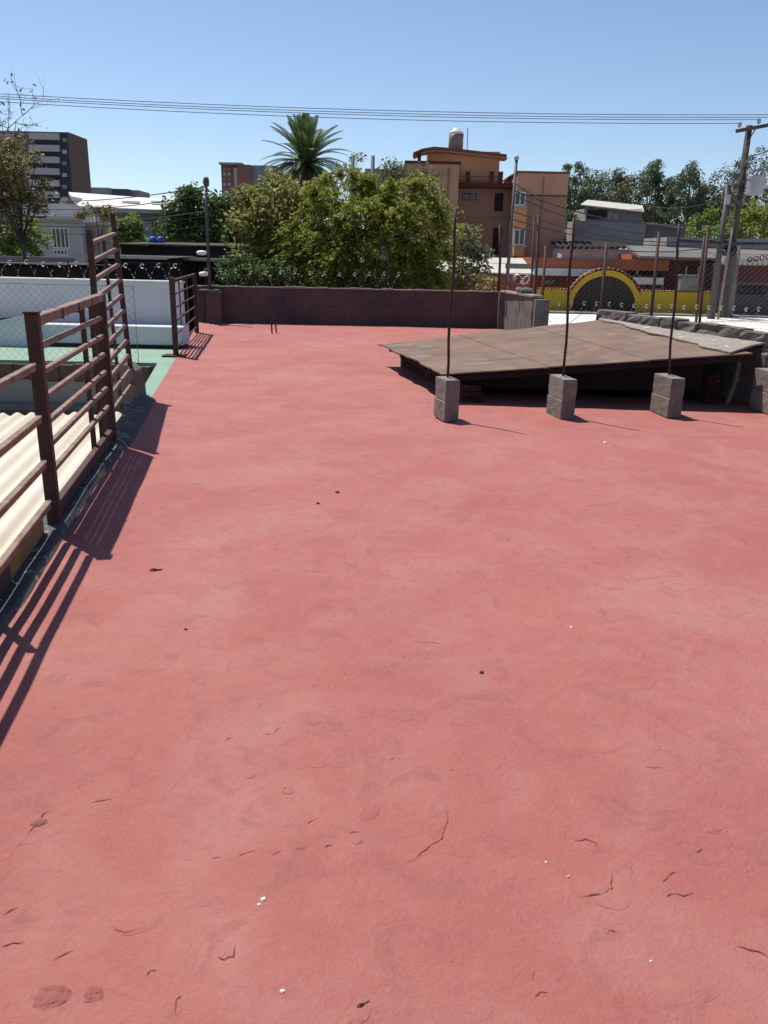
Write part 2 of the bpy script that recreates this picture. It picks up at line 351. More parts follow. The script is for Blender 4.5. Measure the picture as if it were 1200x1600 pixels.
# the house below: outer walls only (keeps the stairwell hollow)
hb = MB(); ys = [-3,4,9.3,12.6,19.3]
for a, b in zip(ys[:-1], ys[1:]):
    hb.wall((left_x(a)+.1,a),(left_x(b)+.1,b),.16,GZ,-.05); hb.wall((right_x(a)-.1,a),(right_x(b)-.1,b),.16,GZ,-.05)
hb.wall((left_x(-3),-2.95),(right_x(-3),-2.95),.1,GZ,-.05); hb.wall((left_x(19.2),19.25),(right_x(19.2),19.25),.1,GZ,-.05)
struct(hb.build('house_wall', 'concrete'))
# stairwell shaft under the sheet roof
x0, x1, y0, y1 = HOLE
sh = MB(); sh.box(x0-.12,x0-.02,y0-.05,y1+.1,GZ,-.03).box(x1+.1,x1+.2,y0-.05,y1+.1,GZ,-.03).box(x0-.02,x1+.1,y1+.06,y1+.16,GZ,-.03).box(x0-.02,x1+.1,y0-.1,y0-.02,GZ,-.03).box(x0,x1+.05,y0,y1,GZ,GZ+.1)
struct(sh.build('stairwell', 'shaft'))

# cracks, blisters and worn patches of the painted deck, where the photograph shows them
rng = random.Random(5)
def gz(px, py):
    q = G(px, py); return Vector((q.x, q.y, hz(q.x, q.y)))
CR_ = [[(175,1452),(195,1458),(212,1452),(232,1438),(244,1420)], [(42,1302),(58,1285),(68,1272),(78,1268)], [(140,1255),(160,1250),(178,1246)], [(285,1343),(300,1340)],
 [(330,1340),(343,1337)], [(372,1337),(385,1333),(400,1328)], [(352,1160),(358,1154),(365,1153)], [(410,1148),(425,1148),(440,1136)], [(440,1240),(445,1233),(455,1231)],
 [(480,1290),(488,1284),(500,1281)], [(545,1304),(555,1302),(567,1301)], [(505,1327),(518,1322)], [(340,1498),(350,1501),(365,1498),(366,1480)], [(84,1500),(95,1493),(115,1484)],
 [(228,1524),(236,1517),(245,1516)], [(275,1585),(276,1562),(285,1558)], [(5,1428),(28,1416)], [(0,1478),(20,1472),(38,1470)], [(630,1355),(650,1343),(672,1322),(690,1312),(697,1290),(700,1268)],
 [(900,1403),(920,1402),(940,1400),(955,1390),(955,1365)], [(898,1316),(915,1312),(930,1318),(935,1326)], [(1040,1404),(1052,1399),(1066,1402),(1082,1397)],
 [(1150,1480),(1170,1485),(1185,1488),(1200,1497)], [(946,1462),(953,1456),(963,1459)], [(835,1560),(845,1553),(856,1551)], [(833,1535),(834,1520)], [(1085,1335),(1097,1328)], [(1118,1303),(1128,1298)],
 [(1035,1382),(1045,1372),(1055,1364)], [(1008,1200),(1035,1202)], [(80,1110),(88,1104),(96,1108)], [(470,890),(500,893)], [(770,843),(800,846)], [(390,790),(430,788)], [(700,690),(745,694)], [(650,1000),(690,1003)], [(920,880),(960,882)], [(990,905),(1030,903)]]
for ln in CR_:
    pts = []
    for a, b in zip(ln[:-1], ln[1:]):
        A, B = gz(*a), gz(*b); k = max(2, int((B-A).length/.012)); pts += [A.lerp(B, i/k) for i in range(k)]
    pts.append(gz(*ln[-1])); n = len(pts); mb = MB(); vs = []
    big = len(ln) > 3
    for i, p in enumerate(pts):
        t_ = (pts[min(i+1,n-1)]-pts[max(i-1,0)]); t_ = t_.normalized(); nn = Vector((-t_.y,t_.x,0))
        wd = (.0016 if big else .0011)*(.35+rng.random()*1.3)*min(1, 4*(i+.3)/n, 4*(n-i-.7)/n+.1)
        j = nn*rng.uniform(-.003,.003); z = hz(p.x+j.x,p.y+j.y)+.0022
        for s in (-1,1): vs.append((p.x+j.x+nn.x*wd*s, p.y+j.y+nn.y*wd*s, z))
    mb.add(vs, [(2*i,2*i+1,2*i+3,2*i+2) for i in range(n-1)]); mb.build('crack', 'crack_dirt', deck, fix=False)
def dome(px, py, r, h, matn, name, asp=1.0, rough=.0):
    c = gz(px,py); mb = MB(); n = 16; rg = random.Random(int(px*7+py)); ph = [1+rg.uniform(-.22,.22) for _ in range(n)]
    vs = []
    for k, (rr, zz) in enumerate([(1,-.002),(.86,.35),(.6,.8),(.3,1.0)]):
        for j in range(n):
            a = 2*math.pi*j/n; q = r*rr*ph[j]; vs.append((c.x+q*math.cos(a)*asp, c.y+q*math.sin(a), c.z+h*zz*(1+rough*rg.uniform(-1,1))+.0005))
    vs.append((c.x,c.y,c.z+h)); fs = []
    for k in range(3):
        for j in range(n): fs.append((k*n+j,k*n+(j+1) % n,(k+1)*n+(j+1) % n,(k+1)*n+j))
    for j in range(n): fs.append((3*n+j,3*n+(j+1) % n,4*n))
    mb.add(vs, fs); return mb.build(name, matn, deck, smooth=True, fix=False)
for px, py, r in [(493,1130,.016),(451,1238,.014),(558,1268,.042),(558,1316,.014),(917,1325,.03),(470,1325,.012),(430,1331,.012),(390,1212,.016),(560,1590,.02),(960,1410,.035),(215,1435,.045),(1110,1300,.014)]:
    dome(px, py, r, .003, 'deck', 'paint_blister', 1.3)
for px, py, r in [(80,1556,.034),(146,1553,.020),(60,1285,.018)]:
    dome(px, py, r, .004, 'bare_cement', 'worn_patch', 1.2, .8)

# ================================================================== LEFT: kerb, fence, gate leaves
kb = MB(); n = 150; rg = random.Random(3); ring = []
for i in range(n+1):
    y = -.5+9.15*i/n; xe = left_x(y); wI = (.028 if y < 5.6 else .028+.075*min(1,(y-5.6)/1.2))+.006*math.sin(y*2.1)+.003*math.sin(y*13)+.0015*rg.uniform(-1,1); zt = .045+.012*math.sin(y*1.3+1)+.003*math.sin(y*9)+.001*rg.uniform(-1,1)
    kb.v += [(xe-.14,y,-.3),(xe-.14,y,zt*.8),(xe-.02,y,zt+.001*rg.uniform(-1,1)),(xe+wI*.45,y,zt*.95),(xe+wI*.8,y,zt*.5),(xe+wI+.02,y,-.02)]
for i in range(n):
    for k in range(5): kb.f.append((i*6+k,i*6+k+1,(i+1)*6+k+1,(i+1)*6+k))
kb.f += [(0,1,2,3,4,5),tuple(n*6+k for k in (5,4,3,2,1,0))]
struct(kb.build('kerb', 'kerb_blue'))

def fpt(y, z, off=0.0): return Vector((left_x(y)+off, y, z))
FO = -.045
# near fence with its posts
nf = thing('railing', fpt(4.3,0,FO), 'rusty railing of four spaced rails between the thick near post and left edge', 'railing')
def sqpost(y, z1, s, z0=0., off=FO):
    mb = MB(); c = fpt(y,0,off); mb.obox((c.x,c.y),(EX,EY),s,s,z0,z1); return mb
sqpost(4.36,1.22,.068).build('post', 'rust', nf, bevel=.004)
MB().obox(fpt(4.36,0,FO)[:2],(EX,EY),.076,.076,1.221,1.232).build('post_cap', 'rust', nf)
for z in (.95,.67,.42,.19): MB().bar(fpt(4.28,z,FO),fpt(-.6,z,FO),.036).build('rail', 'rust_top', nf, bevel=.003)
MB().bar(fpt(3.2,.0,FO-.035),fpt(3.2,.95,FO-.035),.03).build('upright', 'rust', nf)
sqpost(1.0,1.22,.095).build('post', 'rust', nf, bevel=.004)
MB().wall(fpt(3.55,0,FO-.03),fpt(4.2,0,FO-.03),.012,-.02,.172).build('kick_board', 'wood_board', nf)['label'] = 'ochre board under the bottom rail'
MB().wall(fpt(2.2,0,FO-.03),fpt(3.53,0,FO-.03),.012,-.02,.171).build('kick_plate', 'plate_purple', nf)
def weld(parent, p, r=.026):
    MB().lathe((p.x,p.y,p.z-r*.8),[(r*.5,0),(r,r*.5),(r*1.05,r*1.0),(r*.6,r*1.6)],7).build('weld_bead','rust',parent,smooth=True)
for z in (.95,.67,.42,.19): weld(nf,fpt(4.275,z,FO+.012))
# middle gate with eight rails
gt = thing('gate', fpt(5.4,0,FO), 'rusty gate of eight close rails hung between the two thick posts', 'gate')
gz_ = [1.17,1.04,.90,.76,.62,.49,.34]
tr = MB().bar(fpt(4.39,1.18,FO),fpt(6.46,1.195,FO),.06,.055).build('top_rail', 'rust_top', gt, bevel=.004)
for y in (4.95,5.45,5.95): MB().bar(fpt(y,1.181,FO),fpt(y+.03,1.181,FO),.068,.064).build('clamp', 'rust', tr)
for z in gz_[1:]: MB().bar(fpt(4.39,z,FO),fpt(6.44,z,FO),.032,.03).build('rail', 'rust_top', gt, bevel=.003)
MB().bar(fpt(4.39,.13,FO),fpt(6.44,.13,FO),.045).build('bottom_rail', 'rust', gt, bevel=.003)
for y in (5.86,6.22): MB().bar(fpt(y,.1,FO-.03),fpt(y,1.16,FO-.03),.034,.034).build('stile', 'rust', gt)
MB().wall(fpt(4.42,0,FO),fpt(6.4,0,FO),.012,.02,.10).build('kick_plate', 'plate_purple', gt)
for z in gz_[1:]: weld(gt,fpt(4.395,z,FO+.010),.022); weld(gt,fpt(6.44,z,FO+.010),.02)
p2 = tag(sqpost(6.5,1.22,.07).build('post', 'rust', bevel=.004), 'thick rusty square post between the close-railed gate and the tall leaning leaf', 'post')
# tall leaf beyond post 2
A0, A1 = Vector((-2.40,6.72,.02)), Vector((-2.42,6.80,1.70)); B0, B1 = Vector((-2.79,8.78,.02)), Vector((-2.94,9.00,1.92))
tl = thing('gate', (A0+B0)/2, 'tall rusty gate leaf like a ladder standing above the rest of the railing', 'gate')
MB().bar(A0,A1,.045).build('stile', 'rust', tl); MB().bar(B0,B1,.05).build('stile', 'rust', tl)
for k in range(11):
    za, zb = 1.60-.145*k, 1.70-.155*k
    a = A0.lerp(A1,(za-.02)/1.68); b = B0.lerp(B1,(zb-.02)/1.88); MB().bar(a,b,.044,.03).build('rail', 'rust_top', tl, bevel=.003)
MB().bar(A0.lerp(B0,.62)+Vector((-.03,0,0)),A1.lerp(B1,.62)+Vector((-.03,0,-.2)),.03).build('brace', 'rust', tl)
# rounded stub of wall at the end of the kerb
st = MB(); c = G(205,622); prof = [(-.16,0),(-.16,.30),(-.11,.40),(-.03,.42),(.06,.34),(.085,.2),(.09,0)]
st.prism([(c.x+a,z-.05) for a, z in prof],'y',c.y-.02,c.y+.28)
tag(st.build('wall_stub', 'concrete_dark', bevel=.01), 'dark rounded stub of broken wall beside the mint green floor', 'wall stub')
# far railing by the back wall
fr = thing('railing', (-3.28,12.55,0), 'dark steel railing between two posts where green and red floors meet', 'railing')
FA, FB = Vector((-3.28,12.55,0)), Vector((-3.84,16.4,0))
for q, h in ((FA,1.18),(FB,1.15)):
    MB().obox((q.x,q.y),(EX,EY),.09,.08,0,h).build('post', 'rust', fr, bevel=.004)
MB().obox((FA.x-.02,FA.y),(1,0),.34,.26,0,.025).build('base_plate', 'rust', fr)
for k in range(6):
    z = 1.12-.2*k; MB().bar(FA+Vector((0,0,z)),FB+Vector((0,0,z)),.022 if k else .045).build('rail', 'rust', fr)
for t_ in (.33,.66): MB().bar(FA.lerp(FB,t_)+Vector((-.03,0,.02)),FA.lerp(FB,t_)+Vector((-.03,0,1.1)),.025).build('upright', 'post_metal', fr)

# ------------------------------------------------------------------ left neighbour: green terrace, white walls, corrugated roof
gx = lambda y: left_x(y)
gm = MB(); gm.prism([(gx(8.75)+.02,8.75),(gx(13.6)+.02,13.6),(-12,13.6),(-12,11.65),(-3.35,11.75),(-2.78,8.9)],'z',-.12,-.004)
struct(gm.build('terrace_floor', 'green_floor'))
tw = MB(); tw.box(-12,-3.2,11.66,11.78,GZ,-.26)
struct(tw.build('terrace_retaining_wall', 'grey_wall'))
ss = MB(); rg = random.Random(8)
for i in range(40):
    xa, xb = -12+.22*i, -12+.22*(i+1)
    if xb > -3.2: break
    d_ = rg.uniform(0,.06); ss.box(xa,xb,11.60-d_,11.72,-.26-rg.uniform(0,.03),-.03+rg.uniform(-.02,.012))
struct(ss.build('terrace_edge', 'soil'))
struct(MB().box(-12,-3.1,11.42,11.6,-.68,-.60).build('eaves_beam', 'concrete'))
struct(MB().wall((-2.75,8.75),(-3.3,11.75),.14,GZ,-.13).build('terrace_side_wall', 'grey_wall'))
# white seat ledge + back wall + sloping side walls
lw = thing('terrace_wall', (-6,13.8,0), 'white shaded wall with a projecting ledge behind the mint green floor', 'wall')
MB().box(-6.0,-3.42,13.55,14.05,.055,.36).build('ledge', 'white_wall', lw, bevel=.012)
MB().box(-12,-3.52,14.06,14.22,-.1,1.03).build('wall_panel', 'white_wall', lw)
MB().box(-12,-3.50,14.03,14.26,1.032,1.075).build('coping', 'white_wall', lw, bevel=.01)
MB().box(-6.0,-3.45,13.62,14.0,-.1,.05).build('ledge_gap_shade', 'shaft', lw)  # dark filler painting the shaded gap below the ledge
sw = thing('side_wall', (-8,13.5,0), 'pale wall with sloping bright top at far left behind chain link', 'wall')
a = P(0,503,13.45); b = P(52,491,13.45)
sl = (b.z-a.z)/(b.x-a.x); xx0 = -12
MB().prism([(xx0,-.1),(b.x,-.1),(b.x,b.z-.03),(xx0,b.z-.03+sl*(xx0-b.x))],'y',13.45,13.65).build('wall_panel', 'white_wall_b', sw)
MB().prism([(xx0,b.z-.034+sl*(xx0-b.x)),(b.x+.02,b.z-.034),(b.x+.02,b.z+.03),(xx0,b.z+.03+sl*(xx0-b.x))],'y',13.40,13.75).build('coping', 'white_wall', sw)
# chain link panel
def chain(mbm, A, B, z0, z1, s, r):
    A = Vector(A); B = Vector(B); L = (B-A).length; t = (B-A)/L; H = z1-z0
    k = 0; x = -H
    while x < L:
        for sgn in (1,-1):
            xa, xb = (x, x+H) if sgn > 0 else (x+H, x); za, zb = z0, z1
            # clip to 0..L
            def cl(xa, za, xb, zb):
                pts = []
                for (p, zp, q, zq) in ((xa,za,xb,zb),(xb,zb,xa,za)):
                    if p < 0: f = (0-p)/(q-p); pts.append((0,zp+(zq-zp)*f))
                    elif p > L: f = (L-p)/(q-p); pts.append((L,zp+(zq-zp)*f))
                    else: pts.append((p,zp))
                return pts
            (pa,qa),(pb,qb) = cl(xa,za,xb,zb)
            if abs(pa-pb) < .02: continue
            mbm.tube([A+t*pa+Vector((0,0,qa)),A+t*pb+Vector((0,0,qb))], r, 3, False)
        x += s
cf = thing('chain_link_fence', (-5.2,11.75,0), 'faint wire mesh fence along the front edge of the green terrace', 'fence')
mb = MB(); chain(mb,(-9,11.74,0),(-3.62,11.74,0),0,1.07,.11,.0015); mb.build('wire_mesh', 'wire_dark', cf, fix=False)
for x in (-8.9,-6.2): MB().tube([(x,11.74,-.02),(x,11.74,1.1)],.02,8).build('post', 'galv', cf)
MB().tube([(-9,11.74,1.07),(-3.62,11.74,1.07)],.003,5).build('top_wire', 'wire_dark', cf)
MB().tube([(-3.62,11.74,-.02),(-3.62,11.74,1.08)],.005,6).build('end_post', 'galv', cf)
# corrugated roof in sheets
cr = thing('corrugated_roof', (-4,7,-.65), 'sunlit cream corrugated sheet roof below the fence at left', 'roof')
per, amp = .19, .024
ux, uy = EX, EY; px_, py_ = -uy, ux       # along ridges / across (to the left)
o0 = Vector((left_x(2)-.15, 2.0))
def sheet(k):
    mb = MB(); W = per*5.2; n = 52; vs = []
    for v in (0,1):
        L = -.6 if v == 0 else 9.45
        for i in range(n+1):
            a = k*per*5+W*i/n; h = -.655+amp*math.cos(2*math.pi*a/per)+.004*(k % 2)
            q = o0+Vector((ux,uy))*L+Vector((px_,py_))*a
            zz = h+.0*v
            vs.append((q.x,min(q.y,11.44) if v else q.y,zz))
    mb.add(vs, [(i,i+1,n+2+i,n+1+i) for i in range(n)])
    ob = mb.build('roof_sheet', 'cream_sheet', cr, smooth=True, fix=False)
    so = ob.modifiers.new('s','SOLIDIFY'); so.thickness = .006
for k in range(8): sheet(k)

# ================================================================== BACK WALL in blocks
WA, WB = Vector((-4.41,19.06)), Vector((2.60,19.26))
bw = thing('parapet_wall', ((WA.x+WB.x)/2,19.15,0), 'shaded block parapet wall with purple and blue paint stains at the back of the red roof', 'wall')
MB().wall(WA,WB,.10,-.05,.785).build('mortar_core', 'mortar_dark', bw)
proto = MB().box(-.192,.192,-.07,.07,0,.188); 
o_ = ORG[bw.name]; dirw = (WB-WA).normalized(); ang = math.atan2(dirw.y,dirw.x); Lw = (WB-WA).length
pb = None; rg = random.Random(11)
for cse in range(4):
    x = -.2 if cse % 2 else 0.0
    while x < Lw-.02:
        a, b = max(x,0), min(x+.4,Lw); wd = b-a
        if wd > .05:
            c = WA+dirw*((a+b)/2)+Vector((-dirw.y,dirw.x))*rg.uniform(-.004,.004); loc = (c.x-o_[0], c.y-o_[1], .005+.198*cse-o_[2])
            if pb is None:
                pb = MB().box(-.197,.197,-.056,.056,0,.195); me_o = pb.build('block','parapet',bevel=.006); me_o.parent = bw; pb = me_o; pb.location = loc; pb.rotation_euler = (0,0,ang)
                pb.data.transform(Matrix.Translation(Vector((0,0,0))))
            else: copy_part(pb,bw,loc,ang,(wd/.4,1,1))
        x += .4
cp = MB(); k = 28
for i in range(k):
    a = WA.lerp(WB,i/k); b = WA.lerp(WB,(i+.985)/k); cp.wall(a,b,.17,.797,.815+rg.random()*.025)
cp.build('mortar_coping', 'mortar', bw)
# pillar stub with cap, mast standing on it
pc = P(335,480,18.88)
pl = thing('pillar', (pc.x,18.88,0), 'short pillar with pale cap against the back wall under the metal mast', 'pillar')
MB().box(pc.x-.17,pc.x+.17,18.80,18.97,0,.70).build('shaft', 'parapet', pl, bevel=.008)
cx = P(328,458,18.86).x
MB().box(cx-.22,cx+.2,18.76,18.98,.702,.745).build('cap', 'concrete', pl, bevel=.008)
ma = thing('mast', (cx,18.87,.745), 'slim grey metal mast with white insulators rising from the pillar cap', 'mast')
tp = P(322,280,18.87)
MB().tube([(cx,18.87,.745),(cx,18.87,2.2),(tp.x,18.87,tp.z)],[.036,.034,.028],10).build('pole', 'post_metal', ma, smooth=True)
MB().lathe((tp.x,18.87,tp.z),[(.06,-.14),(.065,-.06),(.06,.02),(.03,.05)],10).build('head', 'post_metal', ma)
for (px, py, r) in ((315,395,.10),(318,428,.09)):
    q = P(px,py,18.80); MB().lathe(q,[(.02,-.05),(r,-.04),(r*1.2,0),(r,.035),(.03,.05)],12).build('insulator', 'white_paint', ma, smooth=True)
    MB().bar((q.x,q.y,q.z),(cx+.01,18.87,q.z),.025).build('bracket', 'post_metal', ma)
# little twin pipes sticking out of the deck
tpx = thing('pipe_stub', G(429,521), 'two thin rusty pipe ends sticking up from the red roof near the back wall', 'pipes')
for a, b in (((425,521),(424,500)),((432,520),(430,500))):
    g0 = G(*a); t0 = P(*b,g0.y); MB().tube([g0+Vector((0,0,-.02)),t0],.016,8).build('pipe','rust',tpx)
g0 = G(428,521); t0 = P(436,500,g0.y); MB().bar(P(424,500,g0.y),t0,.03).build('cross_pipe','brick_red',tpx)
# return wall on the right
RA = Vector((2.68,19.1)); RB = Vector((3.02,16.9))
rw = thing('parapet_wall', (2.85,18,0), 'pale weathered concrete wall end at the right corner of the back wall', 'wall')
MB().wall(RA,RB,.15,-.3,.80).build('wall_panel', 'concrete_b', rw, bevel=.01)
MB().wall(RA+Vector((-.02,.0)),RB+Vector((.02,-.03)),.22,.802,.855).build('coping', 'mortar', rw, bevel=.01)
MB().obox((3.10,16.72),(EX,EY),.12,.3,-.3,.78).build('end_pier', 'concrete_b', rw, bevel=.01)
q = G(778,510); MB().obox((2.60,18.95),(1,0),.16,.14,-.02,.84).build('corner_pier', 'concrete_dark', rw, bevel=.012)
lr = thing('low_wall', (3.2,14.8,0), 'low crumbling blocks between the wall end and the sheet roof', 'wall')
rg = random.Random(21)
for i in range(5):
    y = 16.3-.62*i; MB().obox((right_x(y)-.08,y),(EX,EY),.52,.18,-.02,.22+rg.uniform(-.05,.14)).build('block', 'concrete_dark', lr, bevel=.02)

# ================================================================== SHEET-ROOFED STAIRWELL
NL, NR, FR_, LL = Vector((.60,8.84,.328)), Vector((4.0,8.90,.612)), Vector((3.30,12.45,.70)), Vector((-.15,12.0,.31))
hs = thing('stair_hatch', (2,10.4,0), 'low stairwell cover with a tilted brown sheet roof at right', 'stair cover')
nv = 20; rg = random.Random(4); jags = [rg.uniform(0,.05) if 0 < j < nv else 0 for j in range(nv+1)]
for (ua, ub_, lift) in ((0,.352,.0),(.348,.672,.005),(.668,1.0,.010)):
    mb = MB(); nu = 10
    for j in range(nv+1):
        v = j/nv; A = NL.lerp(LL,v); B = NR.lerp(FR_,v); A = A+(B-A).normalized()*jags[j]
        for i in range(nu+1):
            u = ua+(ub_-ua)*i/nu; p = A.lerp(B,u); p.z += lift+(.006*math.sin(9*u+4*v)+.004*math.sin(23*u)*math.sin(11*v))*min(1,4*v)
            mb.v.append(tuple(p))
    mb.f = [(j*(nu+1)+i,j*(nu+1)+i+1,(j+1)*(nu+1)+i+1,(j+1)*(nu+1)+i) for j in range(nv) for i in range(nu)]
    ob = mb.build('roof_sheet','panel',hs,fix=False); so = ob.modifiers.new('s','SOLIDIFY'); so.thickness = .016; so.offset = -1
# ragged underlayer and beams
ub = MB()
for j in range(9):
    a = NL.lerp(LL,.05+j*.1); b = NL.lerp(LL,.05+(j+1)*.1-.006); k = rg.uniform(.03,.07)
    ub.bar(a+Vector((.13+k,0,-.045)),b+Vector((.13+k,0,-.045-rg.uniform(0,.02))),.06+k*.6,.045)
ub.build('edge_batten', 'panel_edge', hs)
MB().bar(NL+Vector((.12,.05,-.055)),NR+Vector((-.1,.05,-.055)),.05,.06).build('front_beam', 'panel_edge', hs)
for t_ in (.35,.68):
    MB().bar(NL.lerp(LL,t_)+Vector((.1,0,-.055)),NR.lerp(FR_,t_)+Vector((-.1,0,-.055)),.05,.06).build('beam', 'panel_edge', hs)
MB().wall((.78,9.22),(3.64,9.30),.02,.13,.29,.52).build('front_shade_board', 'panel_edge', hs)  # black board added to paint the shade under the sheet
# brick curbs and piers
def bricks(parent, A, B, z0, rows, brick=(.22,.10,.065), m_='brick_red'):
    A = Vector(A); B = Vector(B); L = (B-A).length; t = (B-A).normalized()
    for r in range(rows):
        x = 0 if r % 2 == 0 else -brick[0]/2
        while x < L-.03:
            a, b = max(0,x), min(L,x+brick[0])
            if b-a > .03:
                c = A+t*((a+b)/2); MB().obox((c.x,c.y),t,(b-a)-.01,brick[1]+rg.uniform(-.006,.006),z0+r*(brick[2]+.01),z0+r*(brick[2]+.01)+brick[2]).build('brick', m_, parent)
            x += brick[0]
cl_ = thing('brick_curb', (.6,10.5,0), 'low brick curb in shadow under the left edge of the brown sheet', 'curb')
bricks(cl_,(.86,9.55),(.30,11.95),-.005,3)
MB().wall((.95,9.6),(.40,11.9),.03,-.02,.235).build('mortar_core', 'mortar_dark', cl_)
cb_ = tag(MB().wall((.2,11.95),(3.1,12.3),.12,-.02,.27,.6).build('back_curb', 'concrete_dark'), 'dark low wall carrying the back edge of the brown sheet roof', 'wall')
pr1 = thing('brick_pier', G(735,628), 'small pier of red bricks behind the leftmost block stack', 'pier')
q = G(737,632); bricks(pr1,(q.x-.11,q.y+.16),(q.x+.11,q.y+.16),-.005,3,(.18,.16,.06))
pr2 = thing('brick_pier', (3.72,9.25,0), 'small pier of red bricks under the right corner of the brown sheet', 'pier')
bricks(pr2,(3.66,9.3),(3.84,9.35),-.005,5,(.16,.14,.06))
pp = thing('pipe', (3.93,9.12,0), 'dull bent drain pipe beside the brick pier under the brown sheet', 'pipe')
MB().tube([(3.86,9.05,.0),(3.90,9.07,.12),(3.95,9.1,.3),(3.96,9.12,.58)],.025,10).build('pipe_run', 'concrete_dark', pp, smooth=True)
MB().tube([(3.945,9.095,.27),(3.955,9.105,.33)],.033,10).build('collar', 'concrete_dark', pp, smooth=True)
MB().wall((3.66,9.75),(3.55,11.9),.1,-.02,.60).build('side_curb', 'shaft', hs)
# mortar strip and coping on the right parapet
CA, CB = Vector((3.28,12.62)), Vector((4.34,9.28))
mb = MB(); nn = 34; rg = random.Random(9)
for i in range(nn+1):
    t_ = i/nn; inner = FR_.lerp(NR,t_)+Vector((-.10-.05*math.sin(9*t_)*math.sin(23*t_)-.03*rg.random()-.14*t_,0,-.006)); c = CA.lerp(CB,t_)
    mid = inner.lerp(Vector((c.x-.02,c.y,.69)),.55)+Vector((0,0,.012+.008*rg.random()))
    for q in (inner, mid, Vector((c.x-.02,c.y,.69+.008*rg.random())), Vector((c.x+.02,c.y,.56))): mb.v.append(tuple(q))
mb.f = [(i*4+k,i*4+k+1,(i+1)*4+k+1,(i+1)*4+k) for i in range(nn) for k in range(3)]
ob = mb.build('mortar_strip', 'mortar', hs, fix=False, smooth=False); so = ob.modifiers.new('s','SOLIDIFY'); so.thickness = .02; so.offset = -1
rp = thing('parapet_wall', (3.85,10.9,0), 'right parapet topped by rough broken grey coping beside the brown sheet', 'wall')
MB().wall(CA,CB,.16,GZ,.635).build('wall_panel', 'concrete', rp)
k = 9
for i in range(k):
    a = CA.lerp(CB,i/k); b = CA.lerp(CB,(i+.97)/k); mb = MB(); mb.wall(a+Vector((rg.uniform(0,.02),0)),b+Vector((rg.uniform(0,.02),0)),.20,.642,.845+rg.uniform(-.018,.015)-.03*i/k)
    ob = mb.build('coping_block', 'concrete_dark', rp, bevel=.008)
    bm = bmesh.new(); bm.from_mesh(ob.data); bmesh.ops.subdivide_edges(bm, edges=bm.edges[:], cuts=2, use_grid_fill=True)
    zm = max(v.co.z for v in bm.verts)
    for v in bm.verts:
        k_ = .3 if v.co.z > zm-.03 else 1.0; v.co += Vector((rg.uniform(-.022,.022)*k_,rg.uniform(-.022,.022)*k_,rg.uniform(-.02,.012)*k_))
    bm.to_mesh(ob.data); bm.free()
MB().obox((4.30,9.16),(EX,EY),.22,.2,-.02,.60).build('end_pier', 'concrete_dark', rp, bevel=.02)

# ------------------------------------------------------------------ rods in stacked blocks
def roughen(ob, amp, rg):
    bm = bmesh.new(); bm.from_mesh(ob.data); bmesh.ops.subdivide_edges(bm, edges=[e for e in bm.edges if e.calc_length() > .05], cuts=3, use_grid_fill=True)
    cs = [bm.verts[i].co.copy() for i in range(0,min(24,len(bm.verts)),7)] if bm.verts.ensure_lookup_table() is None else []
    mid = sum((v.co for v in bm.verts), Vector())/len(bm.verts)
    for v in bm.verts:
        v.co += Vector((rg.uniform(-amp,amp),rg.uniform(-amp,amp),rg.uniform(-amp,amp)*.5))
        for c in cs:
            d = (v.co-c).length
            if d < .035: v.co += (mid-v.co)*.025*(1-d/.035)
    bm.to_mesh(ob.data); bm.free()
def rod_stack(corner, ax, L, W, rodtop, label, rodlean=0.0, h=.2, rodat=(.5,.5), zt=None):
    ax = Vector(ax).normalized(); bx = Vector((ax.y,-ax.x))     # ax: along length (away), bx: to the right
    c = Vector(corner)+ax*L/2+bx*W/2
    t = thing('rod_post', (c.x,c.y,0), label, 'fence post', 'rods standing in stacked blocks')
    for k in range(2):
        ob = MB().obox((c.x+(.003 if k else 0),c.y),(ax.x,ax.y),L-(.004 if k else 0),W-(.003 if k else 0),.002+k*(h+.004),k*(h+.004)+h).build('block', 'block', t, bevel=.006); roughen(ob, .0022, rg)
        MB().obox((c.x,c.y),(ax.x,ax.y),L-.012,W-.012,k*(h+.004)+h-.004,(k+1)*(h+.004)+.0025).build('mortar_joint', 'concrete', t)
    top = 2*(h+.004); r0 = Vector(corner)+ax*L*rodat[0]+bx*W*rodat[1]
    b0 = Vector((r0.x,r0.y,top-.05)); MB().tube([b0.lerp(rodtop,k/8)+Vector((.010*math.sin(k*1.1+r0.x*3)*(0 if k in (0,8) else 1),.006*math.sin(k*.9),0)) for k in range(9)],.0135,8).build('rod', 'rod', t, smooth=True)
    MB().lathe((r0.x,r0.y,top-.006),[(.05,0),(.045,.012),(.02,.018)],10).build('mortar_patch', 'concrete', t)
    return t
def rtop(px,py,Y): return P(px,py,Y)
rod_stack((.575,7.79), (-.30,.95), .30, .15, rtop(712,325,7.98), 'leftmost rusty rod standing in two stacked grey blocks on the red roof', h=.2)
rod_stack((1.765,8.02), (-.18,.984), .40, .15, rtop(897,340,8.22), 'middle rusty rod standing in two stacked grey blocks before the brown sheet', h=.2)
rod_stack((2.935,8.28), (-.16,.984), .40, .155, rtop(1062,350,8.5), 'third rusty rod from left standing in two stacked grey blocks', h=.2)
t4 = rod_stack((4.13,8.58), (-.1,.99), .42, .2, rtop(1204,445,8.9), 'rightmost rod and block stack, cut off by the picture edge', h=.22)

